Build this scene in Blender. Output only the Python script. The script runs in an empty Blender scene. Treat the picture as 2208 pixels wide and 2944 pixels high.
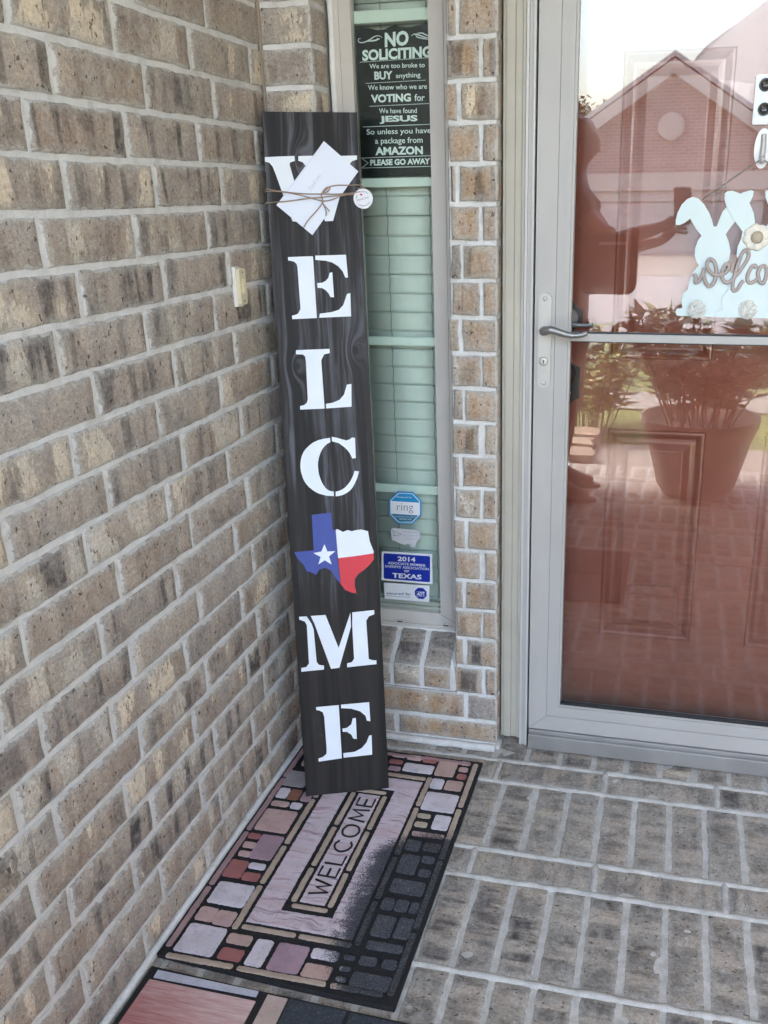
import bpy, math, random
from mathutils import Vector, Matrix, noise as mnoise
R = math.radians
random.seed(7)
sc = bpy.context.scene
# ---------------------------------------------------------------- camera
cam = bpy.data.cameras.new("Camera")
cam_ob = bpy.data.objects.new("Camera", cam)
sc.collection.objects.link(cam_ob)
cam.sensor_fit = 'HORIZONTAL'; cam.sensor_width = 36.0
cam.lens = 36.0 * 2627.70 / 2208.0
cam.shift_x = (1104.0 - 1315.544) / 2208.0
cam.shift_y = (1512.764 - 1472.0) / 2208.0
cam.clip_start = 0.03; cam.clip_end = 600.0
RX = Vector((0.97317069, 0.22969704, -0.01334493))       # camera right
DN = Vector((0.06601776, -0.33432167, -0.94014397))      # camera down
FW = Vector((-0.22040978, 0.91403955, -0.34051613))      # camera forward
CP = Vector((0.927709, -2.086204, 1.400280))
cam_ob.matrix_world = Matrix(((RX.x, -DN.x, -FW.x, CP.x), (RX.y, -DN.y, -FW.y, CP.y), (RX.z, -DN.z, -FW.z, CP.z), (0, 0, 0, 1)))
sc.camera = cam_ob
# ---------------------------------------------------------------- sky, sun, exposure
SUN_EL, SUN_AZ = R(50), R(-102)      # veiled sun, out beyond the side wall
wd = bpy.data.worlds.new("World"); sc.world = wd; wd.use_nodes = True
nt = wd.node_tree; nt.nodes.clear()
sky = nt.nodes.new('ShaderNodeTexSky'); sky.sky_type = 'NISHITA'; sky.sun_disc = False
sky.sun_elevation = SUN_EL; sky.sun_rotation = SUN_AZ
sky.dust_density = 4.5; sky.air_density = 1.2; sky.ozone_density = 1.0
hs = nt.nodes.new('ShaderNodeHueSaturation'); hs.inputs['Saturation'].default_value = 0.95
bg = nt.nodes.new('ShaderNodeBackground'); bg.inputs['Strength'].default_value = 0.15
wo = nt.nodes.new('ShaderNodeOutputWorld')
nt.links.new(sky.outputs[0], hs.inputs['Color']); nt.links.new(hs.outputs[0], bg.inputs['Color']); nt.links.new(bg.outputs[0], wo.inputs['Surface'])
sun = bpy.data.lights.new("Sun", 'SUN'); sun.energy = 0.5; sun.angle = R(14); sun.color = (1.0, 0.975, 0.94)
sun_ob = bpy.data.objects.new("Sun", sun); sc.collection.objects.link(sun_ob)
sdir = Vector((math.sin(SUN_AZ) * math.cos(SUN_EL), math.cos(SUN_AZ) * math.cos(SUN_EL), math.sin(SUN_EL)))
sun_ob.rotation_euler = sdir.to_track_quat('Z', 'Y').to_euler()
sc.view_settings.view_transform = 'Standard'; sc.view_settings.look = 'None'
sc.view_settings.exposure = 4.0; sc.view_settings.gamma = 1.0
# ---------------------------------------------------------------- helpers
def lin(c):
    c /= 255.0
    return c / 12.92 if c <= 0.04045 else ((c + 0.055) / 1.055) ** 2.4
def rgb(r, g, b): return (lin(r), lin(g), lin(b), 1.0)

class MB:
    """collects faces; build() links them as one mesh object"""
    def __init__(s): s.v = []; s.f = []; s.m = []; s.a = []; s.b = []; s.sm = []
    def add(s, vs, fs, mi=0, smooth=False, bl=None, bs=None):
        o = len(s.v)
        s.v += [tuple(q) for q in vs]
        s.a += (bl if bl else [(0, 0, 0)] * len(vs)); s.b += (bs if bs else [(1, 1, 0)] * len(vs))
        for f in fs: s.f.append([o + i for i in f]); s.m.append(mi); s.sm.append(smooth)
    def box(s, x0, x1, y0, y1, z0, z1, mi=0):
        vs = [(x, y, z) for z in (z0, z1) for y in (y0, y1) for x in (x0, x1)]
        s.add(vs, [(0, 2, 3, 1), (4, 5, 7, 6), (0, 1, 5, 4), (2, 6, 7, 3), (0, 4, 6, 2), (1, 3, 7, 5)], mi)
    def quad(s, a, b, c, d, mi=0): s.add([a, b, c, d], [(0, 1, 2, 3)], mi)
    def poly(s, pts, f, t0, t1, mi=0, mside=None):
        """outline pts (2-D) extruded from t0 to t1; f(a, b, t) gives the point"""
        A = sum(pts[i][0] * pts[(i + 1) % len(pts)][1] - pts[(i + 1) % len(pts)][0] * pts[i][1] for i in range(len(pts)))
        if A < 0: pts = pts[::-1]
        n = len(pts)
        s.add([f(a, b, t1) for a, b in pts], [list(range(n))], mi)
        s.add([f(a, b, t) for t in (t0, t1) for a, b in pts], [(i, (i + 1) % n, n + (i + 1) % n, n + i) for i in range(n)], mi if mside is None else mside)
        s.add([f(a, b, t0) for a, b in pts], [list(range(n))[::-1]], mi)
    def tube(s, pts, r, n=8, mi=0, closed=False):
        pts = [Vector(q) for q in pts]
        rs = r if isinstance(r, (list, tuple)) else [r] * len(pts)
        vs = []; N = len(pts); up = None
        for i, q in enumerate(pts):
            t = (pts[(i + 1) % N] if (closed or i + 1 < N) else q) - (pts[i - 1] if (closed or i) else q)
            t.normalize()
            if up is None: up = t.orthogonal().normalized()
            up = (up - t * up.dot(t)); up = up.normalized() if up.length > 1e-6 else t.orthogonal().normalized()
            w = t.cross(up)
            for k in range(n):
                a = 2 * math.pi * k / n
                vs.append(q + (up * math.cos(a) + w * math.sin(a)) * rs[i])
        fs = []
        for i in range(N if closed else N - 1):
            for k in range(n):
                j = (i + 1) % N
                fs.append((i * n + k, i * n + (k + 1) % n, j * n + (k + 1) % n, j * n + k))
        if not closed: fs += [list(range(n))[::-1], [(N - 1) * n + k for k in range(n)]]
        s.add(vs, fs, mi, True)
    def lathe(s, prof, f, n=32, mi=0, cap=True):
        """prof [(radius, height)], f(a, b, t) maps the local axes"""
        vs = [f(r * math.cos(2 * math.pi * k / n), r * math.sin(2 * math.pi * k / n), h) for r, h in prof for k in range(n)]
        fs = [(i * n + k, i * n + (k + 1) % n, (i + 1) * n + (k + 1) % n, (i + 1) * n + k) for i in range(len(prof) - 1) for k in range(n)]
        if cap: fs += [list(range(n))[::-1], [(len(prof) - 1) * n + k for k in range(n)]]
        s.add(vs, fs, mi, True)
    def build(s, name, mats, parent=None, bevel=0, attr=False, recalc=True):
        me = bpy.data.meshes.new(name)
        me.from_pydata(s.v, [], s.f)
        for q in (mats if isinstance(mats, (list, tuple)) else [mats]): me.materials.append(q)
        me.polygons.foreach_set('material_index', s.m)
        me.polygons.foreach_set('use_smooth', s.sm)
        if attr:
            a = me.attributes.new('bl', 'FLOAT_VECTOR', 'POINT'); a.data.foreach_set('vector', [c for q in s.a for c in q])
            b = me.attributes.new('bs', 'FLOAT_VECTOR', 'POINT'); b.data.foreach_set('vector', [c for q in s.b for c in q])
        me.validate(); me.update()
        o = bpy.data.objects.new(name, me); sc.collection.objects.link(o)
        if parent: o.parent = parent
        if bevel:
            md = o.modifiers.new('Bevel', 'BEVEL'); md.width = bevel; md.segments = 2; md.limit_method = 'ANGLE'; md.angle_limit = R(40)
        return o

def tag(o, label=None, cat=None, group=None, kind=None):
    if label: o['label'] = label
    if cat: o['category'] = cat
    if group: o['group'] = group
    if kind: o['kind'] = kind
    return o
def empty(name, label, cat, loc=(0, 0, 0), group=None):
    o = bpy.data.objects.new(name, None); sc.collection.objects.link(o)
    o.location = loc; o.empty_display_size = 0.05
    return tag(o, label, cat, group)
def put(root, *kids):
    """hang parts, built in world coordinates, under a thing without moving them"""
    for k in kids:
        k.parent = root
        k.matrix_parent_inverse = Matrix.Translation(root.location).inverted()
    return root
def smooth(pts, n=6, closed=False):
    pts = [Vector(q) for q in pts]; out = []; N = len(pts)
    for i in range(N if closed else N - 1):
        if closed: p0, p1, p2, p3 = pts[i - 1], pts[i], pts[(i + 1) % N], pts[(i + 2) % N]
        else: p0, p1, p2, p3 = pts[max(i - 1, 0)], pts[i], pts[i + 1], pts[min(i + 2, N - 1)]
        for k in range(n):
            t = k / n
            out.append(0.5 * ((2 * p1) + (p2 - p0) * t + (2 * p0 - 5 * p1 + 4 * p2 - p3) * t * t + (3 * p1 - p0 - 3 * p2 + p3) * t ** 3))
    if not closed: out.append(pts[-1])
    return out
def plane_y(y, d=-1):                       # (x, z) outline on a wall facing -Y, t = how far it stands out
    return lambda a, b, t: (a, y + d * t, b)
def rrect(x0, x1, z0, z1, r, n=5):
    out = []
    for cx_, cz_, a0 in ((x1 - r, z1 - r, 0), (x0 + r, z1 - r, 90), (x0 + r, z0 + r, 180), (x1 - r, z0 + r, 270)):
        for k in range(n + 1):
            a = R(a0 + 90 * k / n); out.append((cx_ + r * math.cos(a), cz_ + r * math.sin(a)))
    return out
def circ(x, z, r, n=28): return [(x + r * math.cos(2 * math.pi * k / n), z + r * math.sin(2 * math.pi * k / n)) for k in range(n)]

def text_faces(body, bold=0.0, shear=0.0):
    """glyph outlines of the built-in font as flat faces normalised to the unit box"""
    cu = bpy.data.curves.new('t', 'FONT'); cu.body = body; cu.size = 1.0; cu.offset = bold; cu.shear = shear; cu.resolution_u = 3
    ob = bpy.data.objects.new('t', cu); sc.collection.objects.link(ob)
    dg = bpy.context.evaluated_depsgraph_get(); me = bpy.data.meshes.new_from_object(ob.evaluated_get(dg))
    vs = [v.co.copy() for v in me.vertices]; fs = [list(q.vertices) for q in me.polygons]
    bpy.data.objects.remove(ob); bpy.data.curves.remove(cu); bpy.data.meshes.remove(me)
    xs = [v.x for v in vs]; ys = [v.y for v in vs]
    x0, x1, y0, y1 = min(xs), max(xs), min(ys), max(ys)
    return [((v.x - x0) / (x1 - x0), (v.y - y0) / (y1 - y0)) for v in vs], fs
def put_text(mb, body, tl, tr, br, f, t, mi=0, bold=0.0, shear=0.0):
    """text stretched over the parallelogram tl-tr-br (2-D points)"""
    vs, fs = text_faces(body, bold, shear)
    tl, tr, br = Vector(tl), Vector(tr), Vector(br)
    dx = tr - tl; up = tr - br; bl_ = tl - up
    mb.add([f(*(bl_ + dx * a + up * b), t) for a, b in vs], fs, mi)

# ---------------------------------------------------------------- materials
class NT:
    def __init__(s, name):
        s.mat = bpy.data.materials.new(name); s.mat.use_nodes = True
        s.t = s.mat.node_tree; s.bsdf = s.t.nodes['Principled BSDF']; s.out = s.t.nodes['Material Output']
    def n(s, kind, **kw):
        nd = s.t.nodes.new(kind)
        for k, v in kw.items(): setattr(nd, k, v)
        return nd
    def l(s, a, b): s.t.links.new(a, b)
    def val(s, sock, v):
        if hasattr(v, 'is_output') or hasattr(v, 'links'): s.l(v, sock)
        else: sock.default_value = v
    def math(s, op, a, b=0.0, c=None, clamp=False):
        nd = s.n('ShaderNodeMath', operation=op, use_clamp=clamp); s.val(nd.inputs[0], a); s.val(nd.inputs[1], b)
        if c is not None: s.val(nd.inputs[2], c)
        return nd.outputs[0]
    def xyz(s, x, y, z):
        nd = s.n('ShaderNodeCombineXYZ'); s.val(nd.inputs[0], x); s.val(nd.inputs[1], y); s.val(nd.inputs[2], z); return nd.outputs[0]
    def sep(s, v):
        nd = s.n('ShaderNodeSeparateXYZ'); s.l(v, nd.inputs[0]); return nd.outputs
    def noise(s, vec, scale, detail=3.0, rough=0.5, dist=0.0):
        nd = s.n('ShaderNodeTexNoise'); s.val(nd.inputs['Vector'], vec); nd.inputs['Scale'].default_value = scale
        nd.inputs['Detail'].default_value = detail; nd.inputs['Roughness'].default_value = rough; nd.inputs['Distortion'].default_value = dist
        return nd.outputs['Fac']
    def rand(s, v):
        nd = s.n('ShaderNodeTexWhiteNoise', noise_dimensions='1D'); s.val(nd.inputs['W'], v); return nd.outputs['Value']
    def step(s, v, a, b):
        nd = s.n('ShaderNodeMapRange', interpolation_type='SMOOTHSTEP'); s.val(nd.inputs[0], v); s.val(nd.inputs[1], a); s.val(nd.inputs[2], b); return nd.outputs[0]
    def ramp(s, v, stops):
        nd = s.n('ShaderNodeValToRGB'); s.val(nd.inputs[0], v); e = nd.color_ramp.elements
        while len(e) < len(stops): e.new(0.5)
        for q, (p_, c) in zip(e, stops): q.position = p_; q.color = c
        return nd.outputs[0]
    def mix(s, f, a, b, mode='MIX'):
        nd = s.n('ShaderNodeMix', data_type='RGBA', blend_type=mode); s.val(nd.inputs[0], f); s.val(nd.inputs[6], a); s.val(nd.inputs[7], b); return nd.outputs[2]
    def coord(s, which='Object'): return s.n('ShaderNodeTexCoord').outputs[which]
    def geo(s): return s.n('ShaderNodeNewGeometry').outputs['Position']
    def attr(s, name):
        return s.n('ShaderNodeAttribute', attribute_name=name).outputs['Vector']
    def bump(s, h, strength=0.3, dist=0.002):
        nd = s.n('ShaderNodeBump'); nd.inputs['Strength'].default_value = strength; nd.inputs['Distance'].default_value = dist
        s.l(h, nd.inputs['Height']); s.l(nd.outputs[0], s.bsdf.inputs['Normal'])
    def set(s, color=None, rough=None, metal=None, **kw):
        if color is not None: s.val(s.bsdf.inputs['Base Color'], color)
        if rough is not None: s.val(s.bsdf.inputs['Roughness'], rough)
        if metal is not None: s.val(s.bsdf.inputs['Metallic'], metal)
        for k, v in kw.items(): s.val(s.bsdf.inputs[k.replace('_', ' ')], v)
        return s.mat

def plain(name, col, rough=0.5, metal=0.0, var=0.08, scale=40.0, bump=0.0):
    m = NT(name); p = m.geo()
    n1 = m.noise(p, scale, 4.0); n2 = m.noise(p, scale * 0.13, 2.0)
    f = m.math('ADD', m.math('MULTIPLY', n1, 0.5), m.math('MULTIPLY', n2, 0.5))
    lo = tuple(c * (1 - var) for c in col[:3]) + (1,); hi = tuple(min(1, c * (1 + var)) for c in col[:3]) + (1,)
    m.set(m.ramp(f, [(0.3, lo), (0.7, hi)]), m.math('ADD', m.math('MULTIPLY', n1, 0.15), rough - 0.075), metal)
    if bump: m.bump(n1, bump, 0.001)
    return m.mat

def brick_material(name, tones, patch, gray, floor=False, smear=None):
    m = NT(name)
    l, h, seed = m.sep(m.attr('bl')); hl, hh, _ = m.sep(m.attr('bs'))
    r1 = m.rand(seed); r2 = m.rand(m.math('ADD', seed, 11.3)); r3 = m.rand(m.math('ADD', seed, 23.7)); r4 = m.rand(m.math('ADD', seed, 37.1))
    sz = m.math('MULTIPLY', seed, 5.37)
    v = m.xyz(l, h, sz)
    base = m.ramp(r1, [(i / (len(tones) - 1), c) for i, c in enumerate(tones)])
    # soft mottling, running over the height of the brick
    mot = m.noise(m.xyz(m.math('MULTIPLY', l, 26.0), m.math('MULTIPLY', h, 7.0), sz), 1.0, 4.0, 0.55)
    col = m.mix(m.step(mot, 0.38, 0.64), base, m.mix(0.7, base, rgb(182, 168, 154)))
    sm_ = m.noise(m.xyz(m.math('MULTIPLY', l, 19.0), m.math('MULTIPLY', h, 15.0), m.math('ADD', sz, 1.7)), 1.0, 5.0, 0.62)
    col = m.mix(m.math('MULTIPLY', m.step(sm_, 0.50, 0.66), m.math('MULTIPLY', r4, 0.62)), col, rgb(88, 80, 78))
    # dark fired bands
    bn = m.noise(m.xyz(m.math('MULTIPLY', l, 24.0), m.math('MULTIPLY', h, 2.4), m.math('ADD', sz, 3.1)), 1.0, 3.0, 0.5)
    band = m.math('MULTIPLY', m.step(bn, 0.50, 0.60), m.step(r2, 0.30, 0.65))
    col = m.mix(m.math('MULTIPLY', band, m.math('ADD', 0.58, m.math('MULTIPLY', r4, 0.4))), col, rgb(64, 60, 62))
    # torn cream patches
    pn = m.noise(m.xyz(m.math('MULTIPLY', l, 16.0), m.math('MULTIPLY', h, 5.5), m.math('ADD', sz, 7.7)), 1.0, 1.5, 0.4)
    pf = m.noise(m.xyz(m.math('MULTIPLY', l, 110.0), m.math('MULTIPLY', h, 34.0), sz), 1.0, 5.0, 0.68)
    pm = m.math('ADD', pn, m.math('MULTIPLY', m.math('SUBTRACT', pf, 0.5), 0.32))
    thr = m.math('SUBTRACT', 0.80, m.math('MULTIPLY', r3, patch))
    halo = m.step(pm, m.math('SUBTRACT', thr, 0.07), m.math('SUBTRACT', thr, 0.03))
    col = m.mix(m.math('MULTIPLY', halo, 0.45), col, rgb(176, 162, 142))
    pmask = m.step(pm, thr, m.math('ADD', thr, 0.02))
    pcol = m.mix(m.step(r4, 0.3, 0.8), rgb(222, 207, 184), rgb(196, 189, 178))
    pcol = m.mix(m.step(pf, 0.45, 0.34), pcol, rgb(166, 146, 120))
    col = m.mix(m.math('MULTIPLY', pmask, 0.55 if floor else 0.9), col, pcol)
    # cement haze left on the face
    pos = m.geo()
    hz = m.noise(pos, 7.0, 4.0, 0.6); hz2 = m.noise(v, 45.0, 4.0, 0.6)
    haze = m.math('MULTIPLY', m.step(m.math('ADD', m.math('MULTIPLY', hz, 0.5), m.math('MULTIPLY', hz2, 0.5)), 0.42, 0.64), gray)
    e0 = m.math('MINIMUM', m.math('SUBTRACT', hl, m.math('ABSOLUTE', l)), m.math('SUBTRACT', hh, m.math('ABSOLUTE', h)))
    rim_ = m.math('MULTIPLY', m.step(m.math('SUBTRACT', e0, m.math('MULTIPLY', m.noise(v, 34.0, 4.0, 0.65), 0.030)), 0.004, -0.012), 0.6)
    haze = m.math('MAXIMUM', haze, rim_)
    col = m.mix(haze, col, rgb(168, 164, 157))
    # fine grain, pits and flecks
    fg = m.noise(v, 420.0, 3.0, 0.6)
    fg2 = m.noise(v, 150.0, 4.0, 0.7)
    col = m.mix(0.5, col, m.ramp(fg, [(0.25, (0.25, 0.25, 0.25, 1)), (0.75, (0.75, 0.75, 0.75, 1))]), 'OVERLAY')
    col = m.mix(0.6, col, m.ramp(fg2, [(0.30, (0.28, 0.28, 0.28, 1)), (0.70, (0.72, 0.72, 0.72, 1))]), 'OVERLAY')
    pit = m.step(m.noise(m.xyz(m.math('MULTIPLY', l, 150.0), m.math('MULTIPLY', h, 80.0), sz), 1.0, 2.0), 0.66, 0.70)
    col = m.mix(m.math('MULTIPLY', pit, 0.75), col, rgb(62, 50, 44))
    if floor:
        sc_ = m.noise(m.xyz(m.math('MULTIPLY', l, 420.0), m.math('MULTIPLY', h, 42.0), sz), 1.0, 3.0, 0.55)
        col = m.mix(m.math('MULTIPLY', m.step(sc_, 0.66, 0.72), 0.55), col, rgb(186, 180, 170))
        col = m.mix(m.math('MULTIPLY', m.step(sc_, 0.36, 0.30), 0.5), col, rgb(84, 77, 72))
    fl = m.step(m.noise(v, 210.0, 1.0), 0.78, 0.80)
    col = m.mix(fl, col, rgb(214, 208, 198))
    # ragged mortar along the edges
    ed = m.math('MINIMUM', m.math('SUBTRACT', hl, m.math('ABSOLUTE', l)), m.math('SUBTRACT', hh, m.math('ABSOLUTE', h)))
    en = m.math('MULTIPLY', m.math('SUBTRACT', m.noise(v, 42.0, 5.0, 0.68), 0.47), smear or (0.014 if floor else 0.030))
    em = m.step(m.math('SUBTRACT', ed, en), 0.0022, 0.0)
    col = m.mix(m.math('MULTIPLY', em, 0.9), col, rgb(190, 188, 184))
    m.set(col, 0.9, Specular_IOR_Level=0.25)
    hgt = m.math('ADD', m.math('ADD', m.math('MULTIPLY', fg, 0.35), m.math('MULTIPLY', pf, 0.5)), m.math('SUBTRACT', m.math('MULTIPLY', pmask, -0.25), m.math('MULTIPLY', pit, 0.8)))
    m.bump(hgt, 0.7, 0.0026)
    return m.mat
def mortar_material(name, c0, c1):
    m = NT(name); p = m.geo()
    a = m.noise(p, 28.0, 5.0, 0.65); b = m.noise(p, 500.0, 2.0, 0.6)
    col = m.ramp(a, [(0.3, c0), (0.7, c1)])
    dk = m.noise(p, 11.0, 6.0, 0.7)
    col = m.mix(m.math('MULTIPLY', m.step(dk, 0.54, 0.70), 0.30), col, rgb(140, 134, 126))
    col = m.mix(0.45, col, m.ramp(b, [(0.3, (0.3, 0.3, 0.3, 1)), (0.7, (0.7, 0.7, 0.7, 1))]), 'OVERLAY')
    m.set(col, 0.95, Specular_IOR_Level=0.2)
    m.bump(m.math('ADD', m.math('MULTIPLY', a, 1.0), m.math('MULTIPLY', b, 0.35)), 0.7, 0.003)
    return m.mat
def glass_material(name, tint, ior=1.5):
    m = NT(name); m.t.nodes.remove(m.bsdf)
    tr = m.n('ShaderNodeBsdfTransparent'); tr.inputs[0].default_value = tint
    gl = m.n('ShaderNodeBsdfGlossy'); gl.inputs['Roughness'].default_value = 0.0; gl.inputs['Color'].default_value = (1, 1, 1, 1)
    fr = m.n('ShaderNodeFresnel'); fr.inputs['IOR'].default_value = ior
    mx = m.n('ShaderNodeMixShader'); m.l(fr.outputs[0], mx.inputs[0]); m.l(tr.outputs[0], mx.inputs[1]); m.l(gl.outputs[0], mx.inputs[2])
    m.l(mx.outputs[0], m.out.inputs['Surface'])
    return m.mat

WALL_TONES = [rgb(141, 123, 110), rgb(158, 141, 127), rgb(142, 131, 124), rgb(170, 157, 146), rgb(118, 110, 108), rgb(166, 157, 149), rgb(151, 132, 118)]
PILLAR_TONES = [rgb(160, 131, 102), rgb(170, 142, 111), rgb(150, 127, 105), rgb(163, 139, 113)]
FLOOR_TONES = [rgb(112, 107, 102), rgb(122, 116, 110), rgb(106, 101, 97), rgb(128, 122, 115), rgb(116, 110, 105), rgb(102, 99, 98)]
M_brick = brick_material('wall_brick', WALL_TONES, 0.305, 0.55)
M_pillar = brick_material('jamb_brick', PILLAR_TONES, 0.14, 0.25, False, 0.009)
M_paver = brick_material('floor_brick', FLOOR_TONES, 0.17, 0.6, True)
M_mortar = mortar_material('mortar', rgb(196, 195, 192), rgb(220, 219, 217))
M_fmortar = mortar_material('floor_mortar', rgb(160, 157, 152), rgb(194, 192, 188))

# ---------------------------------------------------------------- bricks
SEED = [0]
def brick(mb, O, U, V, N, w, h, proud=0.0015, flip=False, jit=0.0022, fine=True, mi=0, seed=None):
    """one brick with worn edges: O corner, U along w, V along h, N outward. flip: its length runs along V"""
    SEED[0] += 1; sd = SEED[0] * 0.731 if seed is None else seed
    O, U, V, N = Vector(O), Vector(U), Vector(V), Vector(N)
    if fine: nx = max(3, int(w / 0.018)); ny = max(3, int(h / 0.018))
    else: nx = ny = 2
    us = [0, 0.004] + [0.004 + (w - 0.008) * i / nx for i in range(1, nx)] + [w - 0.004, w]
    vs_ = [0, 0.004] + [0.004 + (h - 0.008) * i / ny for i in range(1, ny)] + [h - 0.004, h]
    nu, nv = len(us), len(vs_); P = []; A = []
    for j, b in enumerate(vs_):
        for i, a in enumerate(us):
            q = O + U * a + V * b
            n1 = mnoise.noise_vector(Vector((q.x * 38 + sd, q.y * 38, q.z * 38)))
            edge = i in (0, nu - 1) or j in (0, nv - 1)
            near = i in (1, nu - 2) or j in (1, nv - 2)
            k = jit * (1.0 if edge else (0.8 if near else 0))
            dn = -0.0030 if edge else 0.0
            q = q + U * n1.x * k + V * n1.y * k + N * (proud + dn + n1.z * 0.0012)
            P.append(q); L_, H_ = a - w / 2, b - h / 2
            A.append((H_, L_, sd) if flip else (L_, H_, sd))
    F = [(j * nu + i, j * nu + i + 1, (j + 1) * nu + i + 1, (j + 1) * nu + i) for j in range(nv - 1) for i in range(nu - 1)]
    ring = [i for i in range(nu)] + [j * nu + nu - 1 for j in range(1, nv)] + [(nv - 1) * nu + i for i in range(nu - 2, -1, -1)] + [j * nu for j in range(nv - 2, 0, -1)]
    o = len(P)
    for r in ring: P.append(P[r] - N * 0.014); A.append(A[r])
    for i in range(len(ring)):
        k = (i + 1) % len(ring); F.append((ring[k], ring[i], o + i, o + k))
    hl, hh = (h / 2, w / 2) if flip else (w / 2, h / 2)
    mb.add(P, F, mi, True, A, [(hl, hh, 0)] * len(P))
H = 0.0813; J = 0.0105

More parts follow.
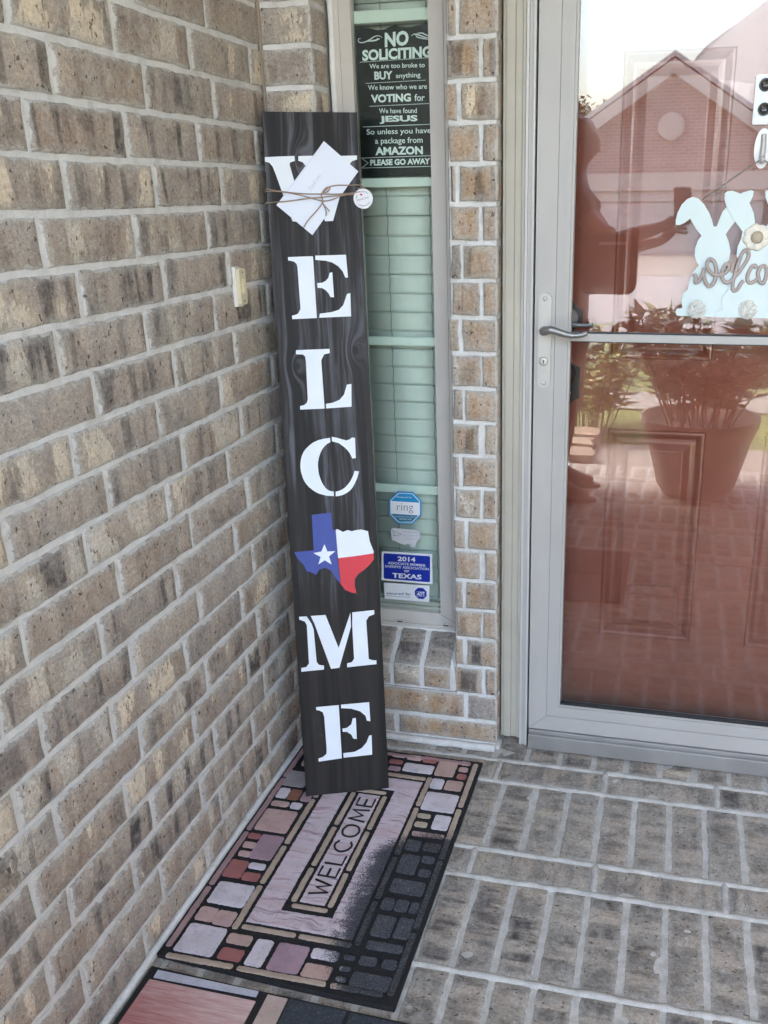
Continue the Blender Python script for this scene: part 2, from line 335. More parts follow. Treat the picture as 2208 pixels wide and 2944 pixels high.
# traced outlines, metres
D = {"board":{"bl":[0.11156,-0.33503,0.012],"w":[0.92576,0.37802,-0.00846],"u":[-0.05547,0.15792,0.98589],"W":0.2046,"L":1.5855},"letters":{"E1":[[[0.037,1.2823],[0.0908,1.2835],[0.092,1.2819],[0.0928,1.149],[0.0382,1.1477],[0.038,1.1558],[0.0449,1.1569],[0.0516,1.1596],[0.0563,1.1669],[0.0576,1.1717],[0.0564,1.2594],[0.055,1.2673],[0.0498,1.2724],[0.0426,1.2744],[0.0371,1.2751]],[[0.0971,1.2846],[0.1651,1.2856],[0.1671,1.2362],[0.1612,1.236],[0.156,1.2498],[0.1465,1.2611],[0.1339,1.2692],[0.1194,1.2733],[0.0968,1.2755]],[[0.1327,1.248],[0.1336,1.1935],[0.1255,1.1944],[0.122,1.2025],[0.1159,1.2096],[0.108,1.2143],[0.0982,1.2151],[0.0978,1.2253],[0.1086,1.2257],[0.117,1.2297],[0.1232,1.236],[0.1271,1.2471]],[[0.0999,1.1585],[0.1263,1.1612],[0.143,1.1659],[0.1534,1.176],[0.1629,1.2],[0.1706,1.2021],[0.1696,1.1508],[0.098,1.1495]]],"L":[[[0.0421,1.0793],[0.1172,1.0801],[0.1173,1.0705],[0.1046,1.0683],[0.0991,1.0586],[0.0972,1.0538],[0.0987,0.9459],[0.0435,0.9457],[0.0436,0.9537],[0.0534,0.956],[0.0593,0.9608],[0.0618,0.969],[0.0626,1.0548],[0.0615,1.0647],[0.0569,1.0691],[0.0415,1.0702]],[[0.1023,0.9565],[0.1184,0.9586],[0.1338,0.9647],[0.1445,0.976],[0.1524,0.9984],[0.1625,0.9997],[0.1602,0.9479],[0.102,0.9461]]],"C":[[[0.1073,0.8786],[0.0938,0.8771],[0.0802,0.8743],[0.0682,0.8694],[0.0595,0.8634],[0.051,0.856],[0.0452,0.8488],[0.0407,0.8402],[0.0382,0.8321],[0.0363,0.822],[0.0357,0.8135],[0.0367,0.8015],[0.0396,0.7894],[0.0425,0.7814],[0.0471,0.7736],[0.0527,0.7664],[0.0598,0.7599],[0.0675,0.754],[0.0761,0.7494],[0.0927,0.744],[0.1086,0.7424],[0.1089,0.7528],[0.1025,0.7542],[0.0965,0.7569],[0.091,0.7617],[0.0869,0.7678],[0.0827,0.7759],[0.0795,0.7854],[0.077,0.7954],[0.0762,0.8047],[0.0758,0.815],[0.0766,0.8235],[0.0796,0.835],[0.0836,0.8453],[0.0884,0.8536],[0.0946,0.8608],[0.1005,0.8653],[0.1074,0.8684]],[[0.1115,0.8808],[0.1241,0.8775],[0.134,0.874],[0.144,0.8709],[0.1515,0.8726],[0.1579,0.8771],[0.1646,0.8757],[0.1639,0.829],[0.156,0.8283],[0.1509,0.8405],[0.1462,0.8476],[0.1398,0.8547],[0.1268,0.8655],[0.1112,0.8703]],[[0.1127,0.7415],[0.1219,0.7424],[0.1298,0.7441],[0.1393,0.7485],[0.1475,0.7543],[0.1536,0.7612],[0.1585,0.7693],[0.1634,0.7787],[0.167,0.7882],[0.1698,0.7974],[0.1597,0.7993],[0.1565,0.7898],[0.1523,0.7817],[0.1474,0.7737],[0.1413,0.7667],[0.1355,0.7611],[0.1288,0.757],[0.1208,0.7539],[0.1133,0.7526]]],"M":[[[0.0108,0.4575],[0.0287,0.4573],[0.039,0.4384],[0.0433,0.4235],[0.0456,0.3427],[0.0504,0.3349],[0.0625,0.3321],[0.0619,0.3221],[0.008,0.3211],[0.0082,0.3303],[0.0205,0.3319],[0.0273,0.3405],[0.0278,0.4356],[0.0238,0.445],[0.0111,0.4506]],[[0.0384,0.4576],[0.0731,0.4576],[0.0998,0.3733],[0.1324,0.4587],[0.132,0.4241],[0.0989,0.3235],[0.0788,0.3226],[0.0459,0.4379]],[[0.1369,0.4591],[0.1894,0.4611],[0.1893,0.4509],[0.1757,0.4464],[0.1692,0.4359],[0.1705,0.3399],[0.1792,0.3362],[0.1888,0.3347],[0.1887,0.3253],[0.1176,0.3231],[0.1181,0.333],[0.1295,0.3351],[0.1352,0.3428],[0.1352,0.4311]]],"E2":[[[0.0374,0.2284],[0.0924,0.2289],[0.0924,0.091],[0.0358,0.0879],[0.0358,0.0958],[0.0463,0.0985],[0.0554,0.1055],[0.0569,0.117],[0.0557,0.2025],[0.0529,0.2142],[0.0446,0.2196],[0.0379,0.2211]],[[0.0976,0.2294],[0.1661,0.2297],[0.1668,0.1807],[0.1582,0.1829],[0.1558,0.1956],[0.1433,0.2083],[0.1221,0.2171],[0.0976,0.2207]],[[0.1317,0.1923],[0.1315,0.1376],[0.1233,0.1393],[0.1186,0.1505],[0.1082,0.1584],[0.0982,0.1594],[0.0978,0.1677],[0.1087,0.1685],[0.12,0.1767],[0.1242,0.1916]],[[0.0966,0.1037],[0.125,0.1046],[0.143,0.1132],[0.1546,0.126],[0.1619,0.1431],[0.1681,0.1443],[0.167,0.093],[0.0968,0.092]]],"W":[[[0.0007,1.4924],[0.0644,1.495],[0.0646,1.4848],[0.0541,1.4815],[0.0529,1.4768],[0.0604,1.4445],[0.0749,1.4003],[0.0584,1.3575],[0.0516,1.3584],[0.0217,1.457],[0.0159,1.4735],[0.0096,1.481],[0.0004,1.4834]],[[0.0729,1.4947],[0.1048,1.4954],[0.1628,1.4951],[0.2004,1.496],[0.2,1.4876],[0.1893,1.4843],[0.1838,1.4785],[0.1572,1.4065],[0.1517,1.3914],[0.1406,1.3585],[0.123,1.3578],[0.0924,1.4602],[0.0872,1.4743],[0.0816,1.4818],[0.0718,1.4851]]]},"texas":{"blue":[[0.0551,0.701],[0.0999,0.7038],[0.1017,0.6627],[0.1085,0.6616],[0.109,0.5951],[0.1128,0.5313],[0.1038,0.5438],[0.0928,0.5642],[0.0795,0.5729],[0.0656,0.5695],[0.0566,0.5569],[0.048,0.5628],[0.0346,0.568],[0.0303,0.5807],[0.0161,0.5993],[0.0095,0.6145],[0.0546,0.6163]],"white":[[0.1085,0.6616],[0.112,0.6639],[0.1254,0.656],[0.1359,0.66],[0.146,0.6566],[0.1565,0.6588],[0.1686,0.6595],[0.1839,0.6543],[0.1869,0.6294],[0.1948,0.6057],[0.1946,0.6004],[0.1534,0.5966],[0.1103,0.594]],"red":[[0.1103,0.594],[0.1534,0.5966],[0.1946,0.6004],[0.1946,0.5861],[0.1835,0.5725],[0.169,0.5609],[0.1564,0.5528],[0.1471,0.5408],[0.1462,0.5247],[0.1491,0.5057],[0.1384,0.5079],[0.1231,0.5155],[0.1135,0.5305]],"star":[[0.0803,0.6295],[0.0862,0.6118],[0.1044,0.611],[0.0893,0.5996],[0.0944,0.5797],[0.0792,0.591],[0.0636,0.5821],[0.0697,0.5998],[0.0532,0.61],[0.0722,0.6124]]},"envelope":[[0.1298,1.5251],[0.2013,1.4621],[0.0933,1.3284],[0.0192,1.3922]],"writing":[[0.0986,1.4186],[0.1231,1.4519]],"twine":[[[-0.0018,1.4256],[0.0347,1.4197],[0.0758,1.4153],[0.1157,1.4143],[0.1524,1.4141],[0.1876,1.4165]],[[-0.0021,1.4207],[0.0364,1.4188],[0.0756,1.4111],[0.1184,1.4],[0.1412,1.4024],[0.1609,1.4099],[0.1892,1.4139]],[[-0.0038,1.396],[0.0472,1.3996],[0.0856,1.4044],[0.1188,1.4071],[0.1522,1.4108],[0.1858,1.4156],[0.2036,1.4189]],[[0.1192,1.4143],[0.1266,1.4218],[0.1366,1.4293],[0.1534,1.4326],[0.1796,1.4325],[0.2007,1.4328],[0.2127,1.4265],[0.2229,1.418],[0.2313,1.4087]],[[0.1176,1.416],[0.1281,1.4176],[0.1363,1.4243],[0.1366,1.4284],[0.1286,1.4268],[0.1203,1.4185]],[[0.1157,1.4143],[0.1196,1.4067],[0.1192,1.3983],[0.1171,1.3924],[0.1049,1.3782],[0.0864,1.3598],[0.075,1.3438]],[[0.1182,1.3966],[0.123,1.3882],[0.1262,1.378],[0.1253,1.3679]],[[0.119,1.3958],[0.1264,1.3865],[0.1338,1.378]],[[0.1176,1.416],[0.1184,1.4067],[0.1211,1.3983],[0.119,1.395]]],"tag":[[0.209,1.4037],[0.2311,1.4036],[0.205,1.4122]],"frame":{"outR":[[0.4042,1.7928],[0.4002,0.3304]],"glassR":[[0.3631,1.7972],[0.3549,0.3458]],"glassB":[[0.239,0.3379],[0.3549,0.3458]],"glassL":[[0.1822,1.8069],[0.179,1.5834]],"outL":[[0.1311,1.8075],[0.1308,1.5839]],"bot":[[0.2313,0.2928],[0.393,0.2934]]},"muntin":[[0.287,1.787],[0.2861,1.7613],[0.2745,1.4409],[0.2737,1.4197],[0.2611,1.0736],[0.2604,1.054],[0.2473,0.6919],[0.2465,0.6689]],"slats":[[0.2905,1.2814],[0.2891,1.2376],[0.2877,1.1926],[0.2863,1.1469],[0.2849,1.1023],[0.2859,1.0133],[0.2846,0.9706],[0.2833,0.9274],[0.2819,0.8817],[0.2804,0.8362]],"cords":[[0.2328,1.1891],[0.2329,0.8963],[0.3373,1.1899],[0.3389,0.9378]],"nosol":{"quad":[[0.1854,1.7516],[0.3634,1.7558],[0.3586,1.4453],[0.1838,1.4413]],"top":[[0.1853,1.7501],[0.1983,1.7538],[0.2153,1.7516],[0.2355,1.7463],[0.2525,1.7469],[0.2663,1.752],[0.2782,1.7543],[0.2899,1.7509],[0.3032,1.7488],[0.32,1.7494],[0.3334,1.7516],[0.3485,1.7566],[0.3633,1.7516]],"text":[["NO",[[0.2529,1.7405],[0.3081,1.7428],[0.3071,1.7132]]],["SOLICITING",[[0.1987,1.7086],[0.3596,1.7097],[0.3591,1.6871]]],["We are too broke to",[[0.2145,1.6799],[0.3431,1.6776],[0.3428,1.668]]],["BUY",[[0.2248,1.6638],[0.2679,1.6636],[0.2679,1.6467]]],["anything",[[0.2752,1.6583],[0.3324,1.6584],[0.3328,1.6457]]],["We know who we are",[[0.2089,1.6369],[0.347,1.6348],[0.3468,1.6245]]],["VOTING",[[0.215,1.6171],[0.3091,1.6169],[0.3088,1.5998]]],["for",[[0.3176,1.6151],[0.3414,1.6142],[0.341,1.5999]]],["We have found",[[0.2325,1.5883],[0.3218,1.5864],[0.3222,1.5758]]],["JESUS",[[0.2329,1.5724],[0.3231,1.5718],[0.3233,1.5551]]],["So unless you have",[[0.2009,1.5456],[0.3544,1.5451],[0.354,1.5298]]],["a package from",[[0.2202,1.5265],[0.3339,1.5261],[0.3341,1.5097]]],["AMAZON",[[0.22,1.5071],[0.334,1.5066],[0.3339,1.489]]],["PLEASE GO AWAY",[[0.2066,1.4804],[0.3507,1.4811],[0.3504,1.468]]]],"lines":[[[0.1922,1.6841],[0.3591,1.6866]],[[0.2039,1.6407],[0.3449,1.642]],[[0.211,1.593],[0.3511,1.5945]],[[0.193,1.5505],[0.3586,1.5517]],[[0.1853,1.4843],[0.3588,1.4859]],[[0.186,1.4627],[0.3583,1.4632]],[[0.1871,1.4833],[0.2016,1.4735],[0.1861,1.4636]],[[0.3591,1.4822],[0.354,1.4736],[0.3587,1.4647]]],"swirl":[[[0.1971,1.7315],[0.1919,1.7309],[0.1906,1.7266],[0.195,1.7235],[0.2053,1.7239],[0.2176,1.7283],[0.2281,1.7336],[0.2384,1.7351],[0.2468,1.7313]],[[0.2071,1.7244],[0.2209,1.7258],[0.2329,1.727],[0.2365,1.7309]],[[0.2157,1.7246],[0.2312,1.7262],[0.2416,1.7295]],[[0.3134,1.7311],[0.3212,1.7344],[0.3328,1.7316],[0.3461,1.7267],[0.3593,1.7252]],[[0.3245,1.7343],[0.3261,1.7291],[0.3393,1.725],[0.3586,1.7218]],[[0.3262,1.7354],[0.338,1.7357],[0.3495,1.7308],[0.3594,1.7289]]]},"ring":{"oct":[[0.2461,0.6767],[0.2865,0.6781],[0.3081,0.6563],[0.3074,0.6151],[0.2838,0.5902],[0.2434,0.5873],[0.2192,0.6108],[0.2209,0.6523]],"c":[[0.2644,0.6334]],"band":[[0.2225,0.6487],[0.3063,0.6508],[0.3053,0.6161],[0.2221,0.6127]],"text":[[0.2421,0.6445],[0.2866,0.6463],[0.2857,0.6191]],"t1":[[0.2428,0.664],[0.284,0.6655],[0.2838,0.6597]],"t2":[[0.2356,0.6092],[0.2919,0.6113],[0.2918,0.6082]],"t3":[[0.2477,0.6035],[0.2799,0.6046],[0.2798,0.6008]]},"torn":{"poly":[[0.2214,0.5674],[0.2293,0.5758],[0.2433,0.5734],[0.2564,0.575],[0.2693,0.5737],[0.2929,0.5737],[0.3003,0.5676],[0.3042,0.5546],[0.2986,0.5464],[0.2919,0.5404],[0.2899,0.5313],[0.2871,0.524],[0.2828,0.523],[0.2752,0.5246],[0.2765,0.5303],[0.27,0.5309],[0.2676,0.5352],[0.2635,0.5298],[0.2591,0.529],[0.2418,0.5333],[0.2333,0.5382],[0.2235,0.5386],[0.2225,0.5531]],"bird":[[0.2257,0.5678],[0.2343,0.565],[0.2429,0.5623],[0.2504,0.5584],[0.2427,0.5556],[0.2317,0.5526],[0.2284,0.5535],[0.2319,0.5582],[0.2277,0.5623]],"t":[["24 HOME",[[0.2518,0.5674],[0.2949,0.5689],[0.2948,0.5645]]],["SECURITY",[[0.2536,0.5576],[0.2957,0.5588],[0.2956,0.5544]]],["CAMERA",[[0.2554,0.5488],[0.2879,0.5499],[0.2878,0.5456]]]]},"sheriff":{"out":[[0.1969,0.5062],[0.3341,0.5079],[0.3332,0.4207],[0.1899,0.4209],[0.1941,0.5015]],"in":[[0.1989,0.5007],[0.3286,0.5019],[0.3261,0.4265],[0.1968,0.4262]],"t":[["2014",[[0.2387,0.4948],[0.288,0.4958],[0.2876,0.4822]]],["ASSOCIATE MEMBER",[[0.2105,0.4773],[0.3157,0.4779],[0.3155,0.4709]]],["SHERIFFS' ASSOCIATION",[[0.2019,0.4675],[0.3241,0.4684],[0.3239,0.4609]]],["OF",[[0.2555,0.4568],[0.2693,0.4568],[0.2691,0.4507]]],["TEXAS",[[0.2213,0.4455],[0.3036,0.4467],[0.3032,0.4325]]]]},"adt":{"out":[[0.1963,0.4145],[0.3243,0.4165],[0.3231,0.3678],[0.1965,0.3667]],"t":[[0.2019,0.3882],[0.272,0.391],[0.2717,0.3805]],"ul":[[0.2018,0.3763],[0.2709,0.377]],"c":[[0.2996,0.3917],[0.3168,0.3932]],"box":[[0.2877,0.3971],[0.3107,0.3973],[0.3104,0.3834],[0.2872,0.3826]],"at":[[0.2894,0.3949],[0.3101,0.3963],[0.3098,0.3861]]},"plate":[[0.6328,1.1918],[0.6313,0.9754],[0.6188,1.0985],[0.6484,1.0991],[0.633,1.1794],[0.631,0.989],[0.6292,1.0387],[0.6297,1.0148]],"lever":[[0.6356,1.108],[0.6503,1.1155],[0.6609,1.1137],[0.6778,1.1088],[0.6947,1.105],[0.7094,1.1042],[0.724,1.1066],[0.7342,1.1113]],"lever2":[[0.6872,1.1137],[0.7079,1.113],[0.7338,1.1149]],"hook":[[1.068,1.5198],[1.0754,1.4434],[1.0558,1.4829],[1.0876,1.4822]],"device":[[1.0447,1.6166],[1.0742,1.6186],[1.0505,1.5256],[1.0777,1.5274],[1.0625,1.6006],[1.0668,1.5552]],"string":[[0.9594,1.3845],[1.0578,1.4585]],"bunny":[[0.9084,1.3345],[0.9078,1.3439],[0.9104,1.3582],[0.918,1.3751],[0.9289,1.3863],[0.9402,1.3904],[0.952,1.3866],[0.9645,1.3746],[0.9759,1.3576],[0.9828,1.3434],[0.9867,1.3306],[0.9933,1.3305],[0.9972,1.3433],[1.003,1.3602],[1.0133,1.3741],[1.029,1.3906],[1.0397,1.3974],[1.0562,1.4019],[1.062,1.3999],[1.0615,1.3902],[1.0569,1.3792],[1.0435,1.3542],[1.0279,1.3374],[1.0202,1.3261],[1.0131,1.3147],[1.0212,1.2975],[1.0256,1.2802],[1.0241,1.2629],[1.015,1.2497],[1.0307,1.2366],[1.0439,1.2191],[1.0484,1.2014],[1.0536,1.1417],[0.9308,1.1434],[0.9231,1.1442],[0.9196,1.1518],[0.9222,1.1586],[0.9342,1.1596],[0.931,1.1763],[0.9335,1.1914],[0.9425,1.2005],[0.9451,1.2184],[0.9513,1.2362],[0.9627,1.251],[0.9571,1.2584],[0.9523,1.2715],[0.9521,1.2861],[0.9568,1.302],[0.9634,1.3121],[0.9506,1.3265],[0.9375,1.3466],[0.9264,1.3381],[0.9164,1.3338]],"midbunny":[[1.0042,1.3965],[1.0043,1.3854],[1.0108,1.3686],[1.0273,1.3431],[1.0465,1.3204],[1.0449,1.3061],[1.0392,1.289],[1.0387,1.2717],[1.0448,1.2572],[1.036,1.2426],[1.029,1.2221],[1.0278,1.2014],[1.0173,1.1864],[1.0155,1.1715],[1.0195,1.1595],[1.0066,1.1533],[1.006,1.1427],[1.1987,1.1412],[1.196,1.153],[1.1822,1.1617],[1.1838,1.1735],[1.1793,1.1881],[1.1664,1.2026],[1.1614,1.2229],[1.1507,1.2431],[1.1393,1.2575],[1.1426,1.2718],[1.1389,1.2889],[1.1301,1.3059],[1.1258,1.32],[1.1403,1.3423],[1.1515,1.3671],[1.1547,1.3836],[1.1527,1.3945],[1.1452,1.4001],[1.1316,1.3989],[1.1132,1.3896],[1.1,1.3676],[1.0988,1.337],[1.0875,1.323],[1.0708,1.3344],[1.0659,1.3568],[1.0573,1.3736],[1.0461,1.3877],[1.0341,1.3961],[1.0194,1.4013],[1.0096,1.4006]],"flower":[[1.0757,1.3086],[1.1026,1.3085],[1.0748,1.3176],[1.089,1.3176]],"pom":[[0.9643,1.1588],[0.9822,1.1591],[1.0716,1.1594],[1.0905,1.1596]],"script":[[[0.9538,1.2341],[0.9585,1.2253],[0.958,1.2164],[0.963,1.217],[0.9683,1.2253],[0.9747,1.2459]],[[0.9747,1.2459],[0.9737,1.2313],[0.981,1.2136],[0.9887,1.2083],[0.9969,1.2167],[0.9999,1.2343],[0.997,1.2518],[0.9904,1.262],[0.983,1.2634],[0.9792,1.2562],[0.9814,1.246],[0.9911,1.2343],[1.0045,1.2314]],[[1.0045,1.2314],[1.016,1.2344],[1.0239,1.2432],[1.0248,1.2505],[1.0201,1.2548],[1.0135,1.2461],[1.0118,1.2315],[1.0173,1.2183],[1.0276,1.2169],[1.0371,1.2257]],[[1.0371,1.2257],[1.05,1.2433],[1.0611,1.2636],[1.0628,1.2765],[1.0566,1.2822],[1.0499,1.2765],[1.0432,1.2549],[1.038,1.2316],[1.0357,1.2081],[1.0394,1.1987],[1.0464,1.2023],[1.0526,1.2141],[1.0579,1.22]],[[1.0814,1.2463],[1.078,1.2515],[1.0725,1.2492],[1.0664,1.2376],[1.0647,1.2245],[1.0698,1.2157],[1.0796,1.2187],[1.0876,1.2261]],[[1.0876,1.2261],[1.0853,1.2348],[1.0885,1.2463],[1.0953,1.2507],[1.1014,1.2464],[1.1028,1.2319],[1.0986,1.2159],[1.0913,1.2173],[1.0876,1.2261]],[[1.1017,1.2435],[1.1108,1.2378],[1.1184,1.2465]],[[1.1184,1.2465],[1.1228,1.2176],[1.1253,1.235],[1.1298,1.2465],[1.1349,1.2379],[1.137,1.2177],[1.1409,1.235],[1.1468,1.2466],[1.1508,1.2351],[1.1539,1.2192],[1.1602,1.2265]],[[1.1602,1.2265],[1.1677,1.2352],[1.1693,1.2466],[1.163,1.2523],[1.1583,1.2437],[1.1596,1.2265],[1.1667,1.2179],[1.1774,1.2237]]],"lowpan":[[0.7799,0.8592],[1.0068,0.8614],[1.0163,0.3021],[0.7723,0.3084],[1.1441,0.8608],[1.1485,0.2951]],"uppan":[[1.0078,1.6845],[1.0112,1.0298],[0.7655,1.6159],[1.0104,1.5055],[0.9689,1.681]],"dead":[[0.7067,1.1521],[0.6844,1.1658],[0.6866,1.128],[0.7059,1.1109],[0.7057,1.0134],[0.6794,1.0285],[0.6817,0.9879],[0.7031,0.9163],[0.6827,0.9109]],"latch":[[0.685,0.7967],[0.6944,0.7877],[0.6855,0.7801]],"bell":[[-0.2512,1.2636],[-0.2263,1.2639],[-0.1996,1.2445],[-0.2091,1.1834],[-0.2536,1.1818]],"tiles":[["g",0.0307,-0.3,0.0894,-0.2384],["w",0.0346,-0.3499,0.063,-0.3118],["b",0.0654,-0.3518,0.0943,-0.3111],["m",0.0994,-0.351,0.1243,-0.3127],["p",0.0366,-0.3816,0.0813,-0.3629],["w",0.0866,-0.3835,0.1145,-0.3613],["p",0.0361,-0.4738,0.1164,-0.395],["r",0.0342,-0.5057,0.064,-0.4879],["p",0.0365,-0.5372,0.069,-0.5181],["p",0.0393,-0.5664,0.0696,-0.5487],["m",0.0661,-0.5672,0.1204,-0.4861],["r",0.0346,-0.6334,0.0779,-0.58],["w",0.0796,-0.5987,0.1186,-0.5809],["r",0.0811,-0.6354,0.1199,-0.611],["w",0.0408,-0.7137,0.1242,-0.6494],["p",0.0392,-0.7641,0.0794,-0.7267],["p",0.0797,-0.7676,0.1217,-0.7282],["w",0.0398,-0.8497,0.1226,-0.7746],["o",0.131,-0.8068,0.1819,-0.7817],["r",0.1338,-0.8497,0.1825,-0.8191],["w",0.1923,-0.8527,0.2277,-0.7839],["m",0.2384,-0.8538,0.3036,-0.7832],["w",0.3105,-0.8064,0.3653,-0.782],["o",0.3097,-0.8544,0.3654,-0.8205],["w",0.3757,-0.7955,0.3979,-0.7846],["w",0.3777,-0.8241,0.3989,-0.8134],["w",0.3787,-0.851,0.3997,-0.8394],["w",0.407,-0.8015,0.4414,-0.7799],["w",0.4539,-0.8011,0.4824,-0.7786],["w",0.4065,-0.8561,0.4836,-0.8202],["p",0.2663,-0.1222,0.3022,-0.109],["p",0.3082,-0.1265,0.3472,-0.1059],["r",0.3519,-0.1298,0.389,-0.1048],["o",0.3954,-0.1785,0.4461,-0.1079],["w",0.3106,-0.1775,0.3896,-0.1426],["r",0.2671,-0.1522,0.3038,-0.1356],["m",0.2736,-0.1823,0.3055,-0.1644],["p",0.4524,-0.1215,0.476,-0.1055],["p",0.4529,-0.1508,0.477,-0.1321],["r",0.455,-0.1814,0.4792,-0.161],["w",0.3976,-0.2337,0.4297,-0.1937],["o",0.4348,-0.2321,0.4781,-0.1933],["w",0.3985,-0.3192,0.48,-0.2493],["t",0.3981,-0.3503,0.4309,-0.335],["t",0.401,-0.3836,0.4312,-0.3656],["w",0.4416,-0.3839,0.4807,-0.3324],["o",0.4036,-0.4149,0.4799,-0.4007],["w",0.4018,-0.4669,0.435,-0.4319],["o",0.4428,-0.4611,0.4812,-0.4343],["w",0.4039,-0.5423,0.446,-0.4823],["w",0.4505,-0.5005,0.4783,-0.4781],["w",0.454,-0.5432,0.4803,-0.5204],["w",0.4071,-0.6009,0.4802,-0.561],["w",0.4037,-0.654,0.4298,-0.6204],["w",0.4328,-0.6524,0.4601,-0.6193],["w",0.4643,-0.6524,0.483,-0.6203],["w",0.4058,-0.7269,0.4468,-0.6695],["w",0.4528,-0.7233,0.4845,-0.6667],["w",0.4083,-0.7608,0.4828,-0.7401]]}
# ================================================================ the place
M_sandwall = plain('tan_render', rgb(150, 134, 116), .9)
F = -0.02                       # face of the brick front; the side wall is the plane x = 0
rnd = random.Random(3)
X_, Y_, Z_ = Vector((1, 0, 0)), Vector((0, 1, 0)), Vector((0, 0, 1))
NC = 33                         # courses up to the porch ceiling

# ---------------------------------------------------------------- porch floor
fl = MB()
def floor_brick(x0, x1, y0, y1, soldier):
    j = 0.0046
    fine = y0 > -1.3 and x0 < 1.4
    brick(fl, (x0 + j, y0 + j, -0.0005 + rnd.uniform(-0.001, 0.0012)), X_, Y_, Z_, x1 - x0 - 2 * j, y1 - y0 - 2 * j, 0.0, soldier, 0.003, fine, 0)
def row_soldier(y0, y1, x_ref, pitch):
    x = x_ref - pitch * math.ceil((x_ref + 0.02) / pitch)
    while x < 2.6:
        floor_brick(x + rnd.uniform(-.002, .002), x + pitch, y0, y1, True); x += pitch
def row_stretch(y0, y1, x_ref):
    x = x_ref - 0.274 * math.ceil((x_ref + 0.02) / 0.274)
    while x < 2.6:
        floor_brick(x, x + 0.274, y0, y1, False); x += 0.274
row_soldier(-0.066, 0.19, 0.615, 0.0858)
row_stretch(-0.157, -0.066, 0.549)
row_soldier(-0.415, -0.157, 0.577, 0.0815)
row_stretch(-0.507, -0.415, 0.556)
row_soldier(-0.767, -0.507, 0.584, 0.0797)
row_soldier(-1.027, -0.767, 0.589, 0.0790)
row_stretch(-1.119, -1.027, 0.55)
row_soldier(-1.377, -1.119, 0.58, 0.0800)
row_stretch(-1.469, -1.377, 0.60)
row_soldier(-1.727, -1.469, 0.57, 0.0800)
row_stretch(-1.819, -1.727, 0.53)
row_soldier(-2.077, -1.819, 0.58, 0.0800)
row_stretch(-2.169, -2.077, 0.60)
row_soldier(-2.427, -2.169, 0.57, 0.0800)
row_stretch(-2.519, -2.427, 0.55)
row_soldier(-2.730, -2.519, 0.58, 0.0800)
# mortar bed: a gently uneven sheet
nx, ny = 130, 130
vs = []; 
for jj in range(ny + 1):
    for ii in range(nx + 1):
        x = -0.1 + 2.7 * ii / nx; y = -2.735 + 2.935 * jj / ny
        vs.append((x, y, -0.0022 + 0.0022 * mnoise.noise(Vector((x * 17, y * 17, 0)))))
fl.add(vs, [(jj * (nx + 1) + ii, jj * (nx + 1) + ii + 1, (jj + 1) * (nx + 1) + ii + 1, (jj + 1) * (nx + 1) + ii) for jj in range(ny) for ii in range(nx)], 1, True)
fl.box(-0.1, 2.6, -2.735, 0.2, -0.2, -0.02, 1)
def bead(x0, x1, y, r):
    n_ = int(abs(x1 - x0) / .012) + 2
    pts = []; rs = []
    for i in range(n_):
        x = x0 + (x1 - x0) * i / (n_ - 1); q = mnoise.noise(Vector((x * 24, y * 31, 1))); q2 = mnoise.noise(Vector((x * 70, y * 31, 5)))
        pts.append((x, y + .0022 * q, -.0052 + .0008 * q2)); rs.append(r * (1 + .22 * q + .16 * q2))
    fl.tube(pts, rs, 8, 1)
for y_ in (-.066, -.157, -.415, -.507, -.767, -1.027, -1.119, -1.377): bead(.0, 2.0, y_, .0092)
for x_, y_ in ((.549, -.1115), (.823, -.1115), (1.097, -.1115), (.282, -.461), (.556, -.461), (.830, -.461), (1.104, -.461)):
    pts = [(x_ + .0015 * mnoise.noise(Vector((i * .9, x_ * 9, y_))), y_ - .045 + .09 * i / 8, -.0050) for i in range(9)]; fl.tube(pts, [.0088 * (1 + .2 * mnoise.noise(Vector((i * 1.3, x_ * 5, 2)))) for i in range(9)], 8, 1)
tag(fl.build('porch_floor', [M_paver, M_fmortar], attr=True), kind='structure')

# ---------------------------------------------------------------- side wall
wl = MB()
for c in range(1, NC + 1):
    z0 = (c - 1) * H + J / 2; z1 = c * H - J / 2
    if c == 1: z0 = 0.014
    drift = 0.037 * (1 - c / 22)
    y = (-0.2545 if c % 2 == 0 else -0.0775) - drift
    ys = [F + 0.006]
    while y > -2.5: ys.append(y + rnd.uniform(-.004, .004)); y -= 0.2535
    ys.append(-2.5)
    for a, b in zip(ys, ys[1:]):
        g = rnd.uniform(-.0015, .0015)
        w = (a - b) - (J if a < -0.03 else J / 2)
        if w < 0.02: continue
        brick(wl, (0, a - (J / 2 if a < -0.03 else 0), z0 + g), -Y_, Z_, X_, w, z1 - z0, rnd.uniform(0.0008, 0.0034), False, 0.0032, b > -1.55 and c < 25)
wl.quad((-.0022, F, 0), (-.0022, -2.5, 0), (-.0022, -2.5, NC * H), (-.0022, F, NC * H), 1)
wl.box(-0.12, -0.02, -2.5, 0.3, -0.2, NC * H + .02, 1)
# smeared mortar bead up the inner corner and along the foot
wl.tube(smooth([(0.003 + rnd.uniform(0, .002), F + 0.003, z / 10) for z in range(0, 27)], 3), 0.0055, 6, 2)
wl.tube(smooth([(0.001 + rnd.uniform(0, .003), -y / 12, 0.003) for y in range(0, 29)], 3), 0.011, 6, 1)
tag(wl.build('brick_wall', [M_brick, M_mortar, plain('stained_mortar', rgb(140, 128, 114), 0.95, 0, .15, 30)], attr=True), 'long side wall of mottled brown brick with grey mortar, left of the welcome board', 'wall')

